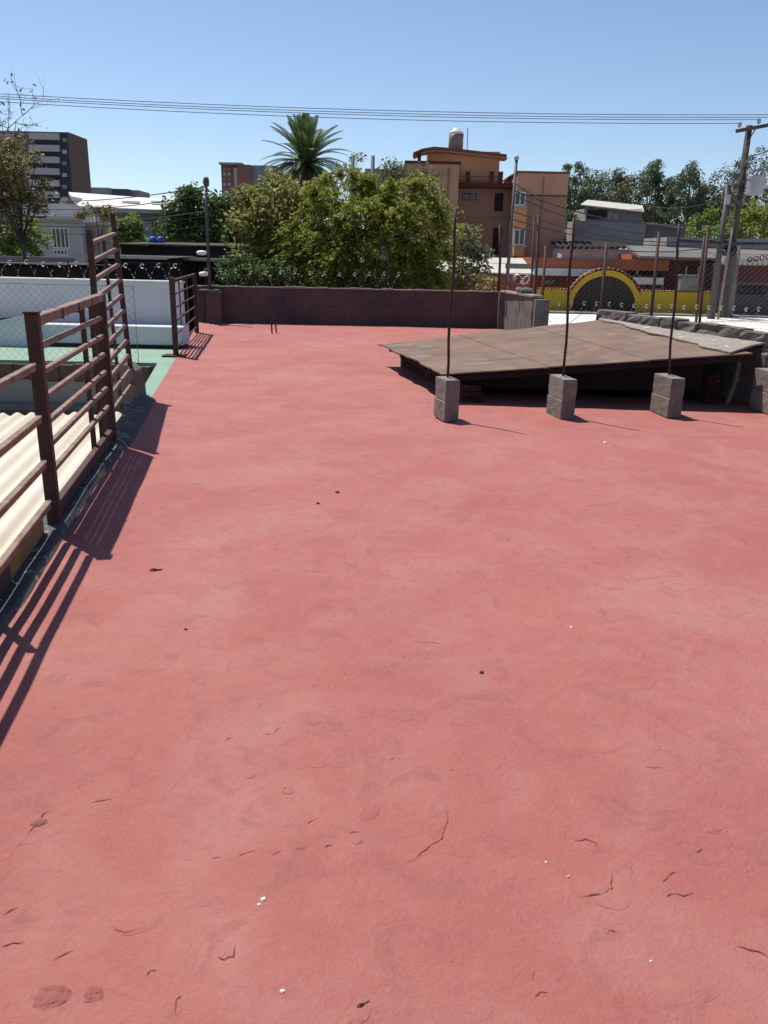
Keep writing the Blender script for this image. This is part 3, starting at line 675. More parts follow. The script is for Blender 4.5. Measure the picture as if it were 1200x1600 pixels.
# ================================================================== CHAIN LINK AND RAZOR WIRE BEHIND
def coil(A, B, R, pitch, r, seed, label):
    A = Vector(A); B = Vector(B); L = (B-A).length; t = (B-A)/L; n = int(L/pitch*14); side = t.cross(Vector((0,0,1))).normalized(); pts = []
    rg = random.Random(seed)
    for i in range(n+1):
        a = 2*math.pi*i/14; jr = R*(1+.10*math.sin(i*.37+seed)+.06*math.sin(i*.11))
        pts.append(A+t*(L*i/n)+side*(math.cos(a)*jr)+Vector((0,0,math.sin(a)*jr)))
    o = thing('razor_wire', (A+B)/2, label, 'razor wire'); mb = MB(); mb.tube(pts, r, 3); mb.build('coil','wire_dark',o,fix=False)
    mb = MB()
    for i in range(0,n-1,2):      # blades; once per turn a bright C shape stands in for a sun glint
        big = i % 14 == 4; p = pts[i]; d_ = (pts[i+1]-pts[i]).normalized(); u = (d_.cross(Vector((rg.uniform(-1,1),1,rg.uniform(-1,1))))).normalized()
        if big:
            p = p+Vector((0,0,rg.uniform(-.02,.02))); mb.tube([p+side*.0+t*(.030*math.cos(a))+Vector((0,0,.036*math.sin(a))) for a in np.linspace(.5,5.2,8)],.0085,4)
        else: mb.add([p-d_*.022,p+u*.008,p+d_*.022,p-u*.008],[(0,1,2,3)])
    mb.build('barbs_glints','razor',o,fix=False)['kind'] = 'stuff'; return o
coil((-4.3,19.08,1.0),(0.4,19.2,1.0),.14,.34,.0035,1,'razor wire coil along the top of the purple back wall')
coil((-11,14.14,1.20),(-3.55,14.14,1.20),.11,.28,.003,2,'razor wire coil along the top of the white terrace wall')
for (A,B,z,lab) in (((-4.35,19.06),(2.6,19.25),1.22,'straight thin wire stretched above the purple back wall'),((-11,14.14),(-3.5,14.14),1.36,'straight thin wire stretched above the white terrace wall')):
    tag(MB().tube([(A[0],A[1],z),(B[0],B[1],z)],.004,4).build('wire','wire_dark'), lab, 'wire')
bs = thing('wire_brackets', (-1,19.15,.82), 'row of thin steel stakes holding the wire on the purple wall', 'stakes')
for i in range(8):
    q = WA.lerp(WB,.03+i*.135); MB().bar((q.x,q.y,.80),(q.x,q.y,1.24),.018).build('stake','rust',bs)
bs2 = thing('wire_brackets', (-7,14.14,1.07), 'row of thin steel stakes holding the wire on the white terrace wall', 'stakes')
for i in range(5):
    x = -10.6+i*1.72; MB().bar((x,14.14,1.06),(x,14.14,1.38),.018).build('stake','rust',bs2)
YF = 18.0
ff = thing('chain_link_fence', (7,YF,GZ), 'tall chain link fence on rusty posts beyond the right parapet', 'fence')
xL = 3.35
mb = MB(); chain(mb,(xL,YF,0),(12.6,YF,0),.0-1.2,1.75,.12,.0019); mb.build('wire_mesh','wire_dark',ff,fix=False)
for (px, py, px2, rr) in ((853,384,846,.03),(948,380,940,.036),(1030,362,1022,.036),(1106,362,1103,.032)):
    a = P(px,py,YF-.05); b = P(px2,492,YF-.05)
    MB().tube([(b.x,YF-.05,GZ),(a.x,YF-.05,a.z)],rr,8).build('post','rod',ff,smooth=True)
for zz in (.2,1.0,1.75): MB().tube([(xL,YF-.01,zz),(12.6,YF-.01,zz)],.004,4).build('line_wire','wire_dark',ff)
coil((xL,YF-.12,.56),(12.6,YF-.12,.50),.10,.27,.003,3,'razor wire coil crossing in front of the yellow wall')
for (px,py,px2,py2,Y,rr,lab) in ((835,338,832,470,18.6,.022,'thin rusty rod left of a twin near the orange building corner'),(842,336,839,470,18.6,.03,'slightly thicker twin rusty rod near the orange building corner'),(781,352,776,505,18.85,.03,'bent rusty rod rising from the corner of the back wall')):
    a = P(px,py,Y); b = P(px2,py2,Y); z0 = GZ if Y < 18.7 else .84
    tag(MB().tube([(b.x,Y,z0),((a.x+b.x)/2+.02,Y,(a.z+z0)/2),(a.x,Y,a.z)],rr,7).build('rod','rod',smooth=True), lab, 'rod')
jk = thing('wire_tangle', P(800,452,17.9), 'tangle of wire and scrap lying on the pale wall end', 'wire tangle')
rg = random.Random(17)
for k in range(7):
    c = P(796+rg.uniform(-8,24),440+rg.uniform(-6,6),17.9); pts = [c+Vector((.10*math.cos(a*1.3+k),.06*math.sin(a+k),.09*math.sin(a*1.7+k*2))) for a in np.linspace(0,6,22)]
    MB().tube(pts,.007,4).build('wire_loop','razor' if k % 2 else 'cable',jk)
MB().box(2.80,3.06,17.5,18.4,.858,.96).build('scrap','concrete_dark',jk,bevel=.03)

# ================================================================== VEGETATION
def leaf_mesh(name, mt, parent, cen, size, nr, up=.5, aspect=.5, dirs=None, droop=0.0):
    """cen Nx3 leaf positions -> rhombic leaves, one mesh"""
    N = len(cen); o = np.array(ORG[parent.name])
    nrm = nr.normal(size=(N,3)); nrm[:,2] = np.abs(nrm[:,2])+up; nrm /= np.linalg.norm(nrm,axis=1)[:,None]
    if dirs is None:
        t = nr.normal(size=(N,3)); t[:,2] -= droop
    else: t = dirs + nr.normal(size=(N,3))*.25
    t -= nrm*(t*nrm).sum(1)[:,None]; t /= np.linalg.norm(t,axis=1)[:,None]+1e-9
    s = np.cross(nrm,t); L = (size*nr.uniform(.6,1.35,N))[:,None]; W = L*aspect
    c = cen-o
    V = np.stack([c-t*L*.5, c+s*W*.5+nrm*L*.06, c+t*L*.5, c-s*W*.5+nrm*L*.06],1).reshape(-1,3)
    me = bpy.data.meshes.new(name); me.vertices.add(4*N); me.vertices.foreach_set('co', V.astype(np.float32).ravel())
    me.loops.add(4*N); me.loops.foreach_set('vertex_index', np.arange(4*N,dtype=np.int32)); me.polygons.add(N)
    me.polygons.foreach_set('loop_start', np.arange(0,4*N,4,dtype=np.int32)); me.update(calc_edges=True); me.validate()
    me.materials.append(MT[mt]); ob = bpy.data.objects.new(name, me); col.objects.link(ob); ob.parent = parent; ORG[ob.name] = tuple(o); return ob
def clumps(nr, c, rad, n, shell=.55, low=-.75):
    out = []
    while len(out) < n:
        p = nr.uniform(-1,1,3); q = np.linalg.norm(p)
        if q > 1 or q < shell*nr.random() or p[2] < low: continue
        out.append(np.array(c)+p*np.array(rad))
    return np.array(out)
def tree(name, label, cat, base, top_z, crown_c, rad, mt, seed, ncl=40, nl=4500, ls=.16, clr=.34, trunk_r=.12, bark='bark', group=None, aspect=.5, up=.5, droop=0., shell=.55, low=-.75, lean=0.):
    nr = np.random.default_rng(seed); t = thing(name, base, label, cat, group); b = Vector(base); cc = Vector(crown_c)
    cl = clumps(nr, crown_c, np.array(rad)*.86, ncl, shell, low)
    fork = b.lerp(cc,.62); mb = MB()
    mb.tube([b,b.lerp(fork,.5)+Vector((nr.normal()*.05,nr.normal()*.05,0)),fork,cc+Vector((0,0,rad[2]*.35))],[trunk_r,trunk_r*.8,trunk_r*.62,trunk_r*.2],8)
    for k in range(min(ncl,12)):
        p = Vector(cl[k]); mid = fork.lerp(p,.5)+Vector((0,0,.08*rad[2]))
        mb.tube([fork.lerp(cc,.3*nr.random()),mid,p],[trunk_r*.4,trunk_r*.24,trunk_r*.06],5)
    mb.build('trunk', bark, t, fix=False, smooth=True)
    w_ = nr.uniform(.5,1.5,ncl); idx = nr.choice(ncl,nl,p=w_/w_.sum()); r = np.array(rad).mean()*clr
    off = nr.normal(size=(nl,3)); off /= np.linalg.norm(off,axis=1)[:,None]; off *= (nr.random(nl)**.45)[:,None]*r*nr.uniform(.7,1.25,ncl)[idx][:,None]; off[:,2] *= .8
    leaf_mesh('crown', mt, t, cl[idx]+off, ls, nr, up, aspect, droop=droop); return t
def at(px, py, Y): return P(px,py,Y)
def ptree(name, label, px, ptop, pw, pbot, Y, mt, seed, dep=None, **kw):
    """crown from its box in the photograph at distance Y"""
    c = at(px,(ptop+pbot)/2,Y); hz_ = (pbot-ptop)/2/FPX*Y; rx = pw/2/FPX*Y
    base = (c.x+kw.pop('bx',0),Y,GZ); return tree(name,label,kw.pop('cat','tree'),base,0,(c.x,Y,c.z),(rx,dep or rx,hz_),mt,seed,**kw)

# broad-leaved yellowing tree behind the back wall
ptree('broadleaf_tree','yellow green broad-leaved tree in front of the palm',455,270,190,450,23.5,'leaf_yellow',1,dep=1.3,ncl=95,nl=13000,ls=.125,clr=.30,trunk_r=.09,aspect=.75,bark='bark_pale',shell=.7,low=-.95)
# bamboo: arching drooping strands of narrow leaves
def bamboo():
    nr = np.random.default_rng(7); Y = 21.8; c = at(590,455,Y); t = thing('bamboo_clump',(c.x,Y,GZ),'large full green bamboo clump hanging over the back wall','bamboo')
    pts, dr = [], []; stems = MB(); cc = at(588,392,Y); RX, RY, RZ = 2.1, 1.2, 1.85
    n_cl = 230; cl = []
    while len(cl) < n_cl:
        p = nr.uniform(-1,1,3); q = np.linalg.norm(p)
        if q > 1 or q < .3 or p[2] < -.95: continue
        k = 1+.16*math.sin(5*p[0]+1)*math.cos(3*p[2]); cl.append(np.array([cc.x+p[0]*RX*k,Y+p[1]*RY,cc.z+p[2]*RZ*k*(1 if p[2] > 0 else .85)]))
    for k, q in enumerate(cl):
        base = np.array([c.x+nr.normal()*.35,Y+nr.normal()*.3,0.0]); out = q-np.array([cc.x,Y,cc.z-.6]); out /= np.linalg.norm(out)
        if k % 2 == 0:
            mid = (base+q)/2+np.array([0,0,.5]); stems.tube([base,mid,q],[.016,.011,.004],4)
        if k < 14: stems.tube([(base[0],base[1],GZ),tuple(base)],.022,5)
        for b in range(nr.integers(12,18)):                      # short arching sprays from each clump
            d = out*.8+nr.normal(size=3)*.55; d /= np.linalg.norm(d); L = nr.uniform(.3,.75); m_ = 14
            for i in range(m_):
                u = (i+.5)/m_; p = q+d*L*u+np.array([0,0,-.55*L*u*u]); tang = d+np.array([0,0,-1.1*u])
                pts.append(p+nr.normal(size=3)*.035); dr.append(tang+nr.normal(size=3)*.35)
    stems.build('stems','bark_pale',t,fix=False); leaf_mesh('foliage','leaf_bamboo',t,np.array(pts),.14,nr,.5,.32,np.array(dr))
bamboo()
ptree('olive_tree','grey green tree crown rising just above the bamboo',612,262,170,345,25.2,'leaf_olive',12,dep=1.3,ncl=46,nl=6500,ls=.10,clr=.36,trunk_r=.1,aspect=.45)
ptree('olive_tree','small loose pale tree right of the bamboo, in front of the orange building',728,352,78,455,23.4,'leaf_pale',13,dep=.6,ncl=30,nl=1800,ls=.12,clr=.38,trunk_r=.04,aspect=.6)
ptree('shrub','low reddish grey shrub spilling over the wall beside the bamboo',742,425,90,470,20.6,'leaf_rust',14,dep=.5,ncl=20,nl=800,ls=.11,clr=.4,trunk_r=.03,cat='shrub')
ptree('young_tree','thin sparse treetop poking up left of the tan block',556,235,34,300,40,'leaf_pale',15,dep=.5,ncl=12,nl=260,ls=.20,clr=.5,trunk_r=.05)
ptree('shrub','green shrub under the yellow tree behind the razor wire',392,402,150,450,21.2,'leaf_dark',16,dep=.7,ncl=30,nl=2000,ls=.12,clr=.32,trunk_r=.03,cat='shrub')
# behind left
ptree('round_tree','dense round dark green tree behind the metal mast',312,296,125,400,42,'leaf_dark',20,ncl=70,nl=10000,ls=.24,clr=.30,trunk_r=.2)
ptree('round_tree','dark green tree between the mast tree and the yellow tree',385,330,60,420,38,'leaf_dark',26,ncl=30,nl=2400,ls=.26,clr=.36,trunk_r=.14)
ptree('bush','bright green bush against the low grey building',203,337,58,398,44,'leaf_bright',21,ncl=30,nl=2800,ls=.22,clr=.34,trunk_r=.08,cat='bush')
ptree('bush','yellow green bush at the left picture edge below the bare tree',18,332,110,412,33,'leaf_bright',22,dep=1.0,ncl=36,nl=3200,ls=.19,clr=.33,trunk_r=.08,cat='bush')
ptree('roof_plant','dry brown green shrub growing behind the white balustrade',150,316,64,345,52,'leaf_rust',23,dep=.8,ncl=16,nl=700,ls=.22,clr=.4,trunk_r=.05,cat='shrub')
# half bare tree at left edge
def bare_tree():
    nr = np.random.default_rng(31); Y = 27.0; b = at(-75,420,Y); t = thing('half_bare_tree',(b.x,Y,GZ),'half bare tree with curling twigs reaching in at the left edge','tree')
    mb = MB(); lp = []; ends = []
    def grow(p, d, L, r, lev):
        pts = [p]; rad = [r]; n = 6
        for i in range(n):
            d = (d+Vector(nr.normal(size=3))*.20+Vector((0,0,.05))).normalized(); p = p+d*L/n; pts.append(p); rad.append(r*(1-.75*(i+1)/n))
            if lev < 3 and i > 0:
                for _ in range(2 if lev else 1):
                    s = (d+Vector(nr.normal(size=3))*.75).normalized(); grow(p,s,L*nr.uniform(.42,.66),r*.5,lev+1)
        mb.tube(pts,rad,5,False)
        if lev >= 2: ends.extend(pts[2:])
    o = Vector((b.x,Y,GZ)); f = Vector((b.x+.2,Y,1.6)); mb.tube([o,f],[.22,.17],8)
    for px, py in ((14,165),(-40,140),(5,235),(-70,190),(45,258),(-30,262),(30,285)):
        tg = at(px,py,Y+nr.normal()*.5); grow(f,(tg-f).normalized(),(tg-f).length*.66,.06,0)
    mb.build('trunk','bark_pale',t,fix=False,smooth=True)
    E_ = np.array([tuple(e) for e in ends])
    lim = np.array([at(0,205,Y).z]); pick = E_[E_[:,2] < lim[0]+nr.normal(size=len(E_))*.25]
    pick = pick[nr.choice(len(pick),min(3600,len(pick)*3))]+nr.normal(size=(min(3600,len(pick)*3),3))*.13
    leaf_mesh('crown','leaf_rust',t,pick,.17,nr,.3,.55)
    up = E_[E_[:,2] > lim[0]]; up = up[nr.choice(len(up),min(260,len(up)))]+nr.normal(size=(min(260,len(up)),3))*.05
    leaf_mesh('sparse_leaves','leaf_olive',t,up,.13,nr,.3,.5)
bare_tree()
ptree('leafy_tree','leafy olive tree at the left edge in front of the brown apartment block',25,215,110,345,26,'leaf_rust',33,dep=1.0,ncl=34,nl=2400,ls=.15,clr=.30,trunk_r=.09)
# palm
def palm():
    nr = random.Random(2); Y = 50.0; c = at(478,258,Y); t = thing('palm_tree',(c.x,Y,GZ),'tall palm with a full crown of arching fronds against the sky','palm tree')
    tk = MB(); tk.tube([(c.x,Y,GZ),(c.x+.1,Y,c.z*.5),(c.x,Y,c.z-.2),(c.x,Y,c.z+.25)],[.36,.32,.36,.2],10); tk.build('trunk','bark',t,smooth=True)
    def frond(L, arch):
        mb = MB(); n = 26; pts = []
        for i in range(n+1):
            u = i/n; pts.append(Vector((L*u*(1-.10*arch*u),0,L*(.30*u-arch*.62*u*u))))
        mb.tube([pts[i] for i in range(0,n+1,2)],[.035*(1-i/(n+1))+.006 for i in range(0,n+1,2)],4,False)
        for i in range(2,n+1):
            tdir = (pts[i]-pts[i-1]).normalized(); ln = .52*math.sin(math.pi*(.12+.86*i/n))**.6
            for s in (-1,1):
                for q in (0,.5):
                    p = pts[i-1].lerp(pts[i],q); e = p+(tdir*.75+Vector((0,s*.8,.22))).normalized()*ln-Vector((0,0,.10*ln)); wv = tdir*.022
                    mb.add([p-wv,p.lerp(e,.45)+wv*1.4,e,p.lerp(e,.45)-wv*1.4],[(0,1,2,3)])
        return mb
    var = []
    base = Vector((c.x,Y,c.z))
    for k, (L, ar) in enumerate(((2.8,.35),(3.05,.6),(2.95,.9),(2.8,1.15))):
        var.append((L,ar))
    protos = {}
    def put(v, az, tilt, name, mt_):
        key = (v,mt_); loc = base-Vector(ORG[t.name]); rot = (Matrix.Rotation(az,4,'Z')@Matrix.Rotation(-tilt,4,'Y')).to_euler()
        if key not in protos:
            o = frond(*var[v]); ob = o.build(name,mt_,fix=False); ob.data.transform(Matrix.Translation(ob.location)); ob.parent = t; ob.location = loc; ob.rotation_euler = rot; protos[key] = ob
        else: copy_part(protos[key],t,loc,rot=rot)
    for k in range(78):
        u = k/77; tilt = R_(86-108*u+nr.uniform(-6,6)); az = k*2.399+nr.uniform(-.2,.2); put(min(3,int(u*3.9)),az,tilt,'frond','palm_leaf')
    for k in range(22): put(3,k*.29+nr.uniform(-.1,.1),R_(-28+nr.uniform(-14,8)),'dry_frond','palm_dry')
palm()

# ================================================================== BUILDINGS BEHIND
def fbox(parent, name, mt_, x0, y0, x1, y1, Y, dep, **kw):
    X0, X1, Z0, Z1 = rect(x0,y0,x1,y1,Y); return MB().box(X0,X1,Y,Y+dep,Z0,Z1).build(name,mt_,parent,**kw)
def win(parent, x0, y0, x1, y1, Y, frame='white_paint', pane='glass', mull=1, fr=.06, proud=.05):
    X0, X1, Z0, Z1 = rect(x0,y0,x1,y1,Y); mb = MB(); y_ = Y-proud
    mb.box(X0,X1,y_,Y-.004,Z0,Z0+fr).box(X0,X1,y_,Y-.004,Z1-fr,Z1).box(X0,X0+fr,y_+.003,Y-.004,Z0+fr,Z1-fr).box(X1-fr,X1,y_+.003,Y-.004,Z0+fr,Z1-fr)
    for k in range(mull):
        xm = X0+(X1-X0)*(k+1)/(mull+1); mb.box(xm-fr/2,xm+fr/2,y_+.005,Y-.004,Z0+fr,Z1-fr)
    f = mb.build('window',frame,parent); MB().box(X0+fr*.5,X1-fr*.5,Y-.025,Y-.008,Z0+fr*.5,Z1-fr*.5).build('pane',pane,f); return f
# --- orange building, three storeys, Y = 75
YO = 75.0
ob_ = thing('orange_building', (P(770,400,YO).x,YO+4,GZ), 'orange and tan three storey building with roof tank behind the trees', 'building')
def zto(p, Y): return P(p[0],p[1],Y)
# left tan block
X0, X1, Z0, Z1 = rect(632,256,714,420,YO); MB().box(X0,X1,YO,YO+9,GZ,Z1).build('wall','tan_wall',ob_)
MB().box(X0-.1,X1+.15,YO-.12,YO+9.1,Z1+.004,Z1+.22).build('parapet_band','maroon',ob_)
Xb0, Xb1, _, Zb1 = rect(570,264,632,300,YO+2); MB().box(Xb0,X0-.01,YO+2,YO+9,GZ,Zb1).build('side_wing','grey_wall',ob_)
# recess with brick wall
Xr0, Xr1, Zr0, Zr1 = rect(714,292,806,420,YO+3); MB().box(X1+.003,Xr1+.6,YO+3,YO+9,GZ,Zr1).build('recess_wall','brick_wall',ob_)
MB().box(X1+.004,Xr1+.3,YO+1.6,YO+2.99,Zr1-.15,Zr1+.25).build('balcony_slab','maroon',ob_)
for px in (730,767,781):
    q = P(px,292,YO+1.7); MB().box(q.x-.22,q.x+.22,YO+1.65,YO+2.05,Zr1+.252,P(px,268,YO+1.7).z).build('balcony_post','maroon',ob_)
q0, q1 = P(716,275,YO+1.7), P(785,277,YO+1.7)
for dz in (0,-.35,-.7): MB().bar((q0.x,YO+1.7,q0.z+dz),(q1.x,YO+1.7,q0.z+dz),.05).build('balcony_rail','maroon',ob_)
win(ob_,722,302,745,313,YO+3,'maroon','glass',1)
fbox(ob_,'door_strip','gate_brown',773,302,786,330,YO+2.9,.09)
fbox(ob_,'door_strip','gate_brown',770,356,783,398,YO+2.9,.09)
# penthouse with arched canopy
Xp0, Xp1, Zp0, Zp1 = rect(668,236,780,292,YO+4); MB().box(Xp0,Xp1,YO+4,YO+8,Zr1+.26,Zp1).build('penthouse_wall','orange_wall',ob_)
cpts = [(646,238),(660,232),(678,229),(705,231),(740,235),(792,241)]
pl_ = [P(a,b,YO+3) for a, b in cpts]
poly = [(p.x,p.z) for p in pl_]+[(p.x,p.z-.22) for p in reversed(pl_)]
MB().prism(poly,'y',YO+3.0,YO+5.4).build('canopy_roof','canopy',ob_)
poly = [(p.x+.1,p.z-.23) for p in pl_]+[(p.x+.1,p.z-.36) for p in reversed(pl_)]
MB().prism(poly,'y',YO+3.2,YO+5.2).build('soffit','pink_soffit',ob_)
q = P(655,255,YO+3); MB().box(q.x-.15,q.x+.15,YO+3,YO+3.3,Z1,P(655,240,YO+3).z).build('canopy_post','maroon',ob_)
# right block
Xq0, Xq1, Zq0, Zq1 = rect(823,271,884,400,YO-1); MB().box(Xq0-1.0,Xq1,YO-1,YO+8,GZ,Zq1).build('wall','brick_wall',ob_)
MB().box(Xq0-1.1,Xq1+.1,YO-1.1,YO+8.1,Zq1+.004,Zq1+.16).build('parapet_band','canopy',ob_)
MB().box(Xq0-.99,Xq1-.01,YO-1.04,YO-1.003,P(850,304,YO-1).z,Zq1-.01).build('upper_band','tan_wall',ob_)
for py in (305,330,345,358,371): 
    z = P(850,py,YO-1).z; MB().box(Xq0-.98,Xq1-.02,YO-1.03,YO-1.002,z-.09,z).build('string_course','maroon' if py == 305 else 'brick_wall',ob_)
fbox(ob_,'bay_panel','orange_wall',803,322,822,357,YO-1.5,.45); fbox(ob_,'bay_panel','orange_wall',803,384,819,400,YO-1.5,.45)
win(ob_,804,300,821,321,YO-1.5,'white_paint','glass',1,.08); win(ob_,803,358,820,383,YO-1.5,'white_paint','glass',1,.08)
MB().box(P(804,330,YO).x,P(821,330,YO).x,YO-1.44,YO-1.002,P(812,400,YO).z,P(812,299,YO).z).build('bay_core','brick_wall',ob_)
for px in (700,848):
    q = P(px,300,YO-(1 if px > 800 else 0)); Yq = YO-(1.06 if px > 800 else .06); MB().tube([(q.x,Yq,GZ+1),(q.x,Yq,(Zq1 if px > 800 else Z1)-.3)],.06,6).build('drain_pipe','tank',ob_)
for (a_,b_,yy) in ((803,822,322.5),(802,821,384)):
    z = P(812,yy,YO-1.5).z; MB().box(P(a_,yy,YO-1.5).x-.1,P(b_,yy,YO-1.5).x+.1,YO-1.66,YO-1.506,z-.09,z+.03).build('window_sill','pale_roof',ob_)
tk = thing('water_tank', P(712,231,YO+5), 'grey brown cylindrical water tank with cream lid on the orange building', 'water tank')
q = P(712,231,YO+5); r = 11/FPX*YO; H = P(712,210,YO+5).z-q.z
MB().lathe(q,[(r,-.3),(r*1.03,H*.3),(r,H*.6),(r*1.03,H)],18).build('tank_body','tank',tk,smooth=True)
MB().lathe((q.x,q.y,q.z+H+.01),[(r*1.03,0),(r*.9,.22),(r*.5,.36),(r*.45,.5),(.05,.52)],18).build('lid','tank_top',tk,smooth=True)
q = P(730,232,YO+5); tag(MB().tube([q+Vector((0,0,-.4)),P(731,200,YO+5)],.035,5).build('antenna','post_metal'),'thin antenna rod beside the cylindrical water tank','antenna')
for (px,lab) in ((551,'left of two dark chimney stubs behind the trees'),(582,'right of two dark chimney stubs behind the trees')):
    q = P(px,290,60); tag(MB().tube([(q.x,60,GZ),(q.x,60,P(px,243,60).z)],.13,8).build('chimney_pipe','post_metal',smooth=True),lab,'pipe')

# --- low pale roofs left of the yellow wall
lh = thing('low_house', (P(760,420,52).x,53,GZ), 'low house with whitish fibre roof right of the bamboo', 'house')
fbox(lh,'wall','red_house',690,430,835,470,52.5,5)
X0, X1, Z0, Z1 = rect(680,402,836,432,52); 
for k in range(6):
    a, b = X0+(X1-X0)*k/6, X0+(X1-X0)*(k+.985)/6
    MB().add([(a,51.9,Z0+.25),(b,51.9,Z0+.25),(b,57,Z1),(a,57,Z1),(a,51.9,Z0+.15),(b,51.9,Z0+.15),(b,57,Z1-.1),(a,57,Z1-.1)],[(0,1,2,3),(7,6,5,4),(0,4,5,1),(2,6,7,3),(1,5,6,2),(0,3,7,4)]).build('roof_sheet','pale_roof',lh)
fbox(lh,'fascia','grey_dark',790,412,836,420,51.7,.15)
# --- yellow wall with arched gate
YW = G(1000,490,GZ+.12).y; YW = 60.6
yw = thing('yellow_wall', (P(960,480,YW).x,YW,GZ+.12), 'yellow street wall with tiled coping and an arched gateway', 'wall')
XC = P(943,480,YW).x; r0 = P(993,480,YW).x-XC; zb = GZ+.12; XA = P(815,470,YW).x; XE = P(1112,470,YW).x
ZT = P(1050,456,YW).z; ZTl = ZT
spring = zb+.15; r1 = r0+.40
aa = [math.pi*k/28 for k in range(29)]
MB().box(XA,XC-r0,YW,YW+.3,zb,ZT).build('wall_panel','yellow',yw); MB().box(XC+r0,XE,YW,YW+.3,zb,ZT).build('wall_panel','yellow',yw)
ar = MB()
for k in range(28):
    a, b = aa[k], aa[k+1]
    ar.prism([(XC+r0*math.cos(a),spring+r0*math.sin(a)),(XC+r1*math.cos(a),spring+r1*math.sin(a)),(XC+r1*math.cos(b),spring+r1*math.sin(b)),(XC+r0*math.cos(b),spring+r0*math.sin(b))],'y',YW-.05,YW+.33)
ar.build('arch','yellow',yw)
tl_p = None
def tile(parent, x, y, z, az, scale=1.0):
    global tl_p
    if tl_p is None:
        mb = MB(); n = 6
        for i in range(n+1):
            a = math.pi*i/n
            for yy in (-.22,.22): mb.v.append((.11*math.cos(a),yy,.09*math.sin(a)))
            for yy in (-.22,.22): mb.v.append((.09*math.cos(a),yy,.07*math.sin(a)))
        for i in range(n):
            q = 4*i; mb.f += [(q,q+1,q+5,q+4),(q+3,q+2,q+6,q+7),(q,q+4,q+6,q+2),(q+1,q+3,q+7,q+5)]
        ob = mb.build('tile','tile_red',fix=True); ob.data.transform(Matrix.Translation(ob.location)); ob.parent = parent; tl_p = ob
        ob.location = Vector((x,y,z))-Vector(ORG[parent.name]); ob.rotation_euler = (0,az,0)
    else: copy_part(tl_p,parent,Vector((x,y,z))-Vector(ORG[parent.name]),rot=(0,az,0),scale=(scale,)*3)
for k in range(20):
    a = R_(24+132*k/19); tile(yw,XC+(r1+.04)*math.cos(a),YW+.12,spring+(r1+.04)*math.sin(a),math.pi/2-a,1.7)
for x in np.arange(XA+.1,XE,.25):
    if abs(x-XC) > r1*.93: tile(yw,float(x),YW+.14,ZT+.01,0)
ag = thing('arched_gate', (XC,YW+.15,zb), 'dark brown arched double gate in the yellow wall', 'gate')
for s in (-1,1):
    nb = 7; wB = r0/nb
    for k in range(nb):
        a, b = k*wB+.015, (k+1)*wB-.015; f_ = lambda x: spring+math.sqrt(max(0,(r0-.01)**2-x*x))
        MB().prism([(XC+s*a,zb+.02),(XC+s*b,zb+.02),(XC+s*b,f_(b)),(XC+s*a,f_(a))],'y',YW+.12+.02*(k % 2),YW+.18+.02*(k % 2)).build('board','gate_brown',ag)
MB().box(XC-r0,XC+r0,YW+.215,YW+.25,zb,zb+r0*.8).build('backing','gate_brown',ag)
pb_ = thing('block_pier', P(1076,452,YW), 'grey concrete box with two short bars standing on the yellow wall', 'concrete box')
X0, X1, Z0, Z1 = rect(1062,432,1093,455,YW); MB().box(X0,X1,YW-.2,YW+.5,ZT+.1,Z1).build('box_body','concrete',pb_,bevel=.03)
MB().box(X0-.08,X1+.06,YW-.26,YW+.56,Z1+.004,Z1+.12).build('cap','concrete',pb_)
for px in (1072,1091):
    q = P(px,432,YW); MB().tube([(q.x,YW+.1,Z1+.1),(q.x,YW+.1,P(px,416,YW).z)],.05,6).build('bar','galv',pb_)
# --- red and orange houses behind the yellow wall
YR = 64.0
rh = thing('red_house', (P(950,430,YR).x,YR+3,GZ), 'red house with white fascia directly behind the yellow arch', 'house')
fbox(rh,'wall','red_house',828,428,1010,470,YR,7); X0, X1, Z0, Z1 = rect(828,421,1036,432,YR-.5); MB().box(X0,P(925,425,YR).x,YR-.9,YR-.3,Z0,Z1).build('fascia','white_paint',rh); MB().box(P(985,425,YR).x,X1,YR-.9,YR-.3,Z0-.5,Z1-.5).build('fascia','white_paint',rh)
MB().box(P(828,420,YR).x,P(1042,420,YR).x,YR-.4,YR+7,P(930,421,YR).z,P(930,404,YR).z).build('upper_wall','orange_house',rh)
win(rh,850,436,872,446,YR,'maroon','glass',1)
dh = thing('dark_red_house', (P(1075,430,YR).x,YR+3,GZ), 'dark red house right of the orange one behind the yellow wall', 'house')
fbox(dh,'wall','dark_red',1010,432,1110,470,YR+.5,6); MB().box(P(1035,420,YR).x,P(1106,420,YR).x,YR+.4,YR+6,P(1070,432,YR).z,P(1070,406,YR).z).build('upper_wall','dark_red',dh)
MB().box(P(1000,405,YR).x,P(1095,405,YR).x,YR+.2,YR+6.2,P(1050,407,YR).z,P(1050,398,YR).z).build('roof_edge','orange_house',dh)
win(dh,1020,440,1036,452,YR+.5,'white_paint','glass',0)
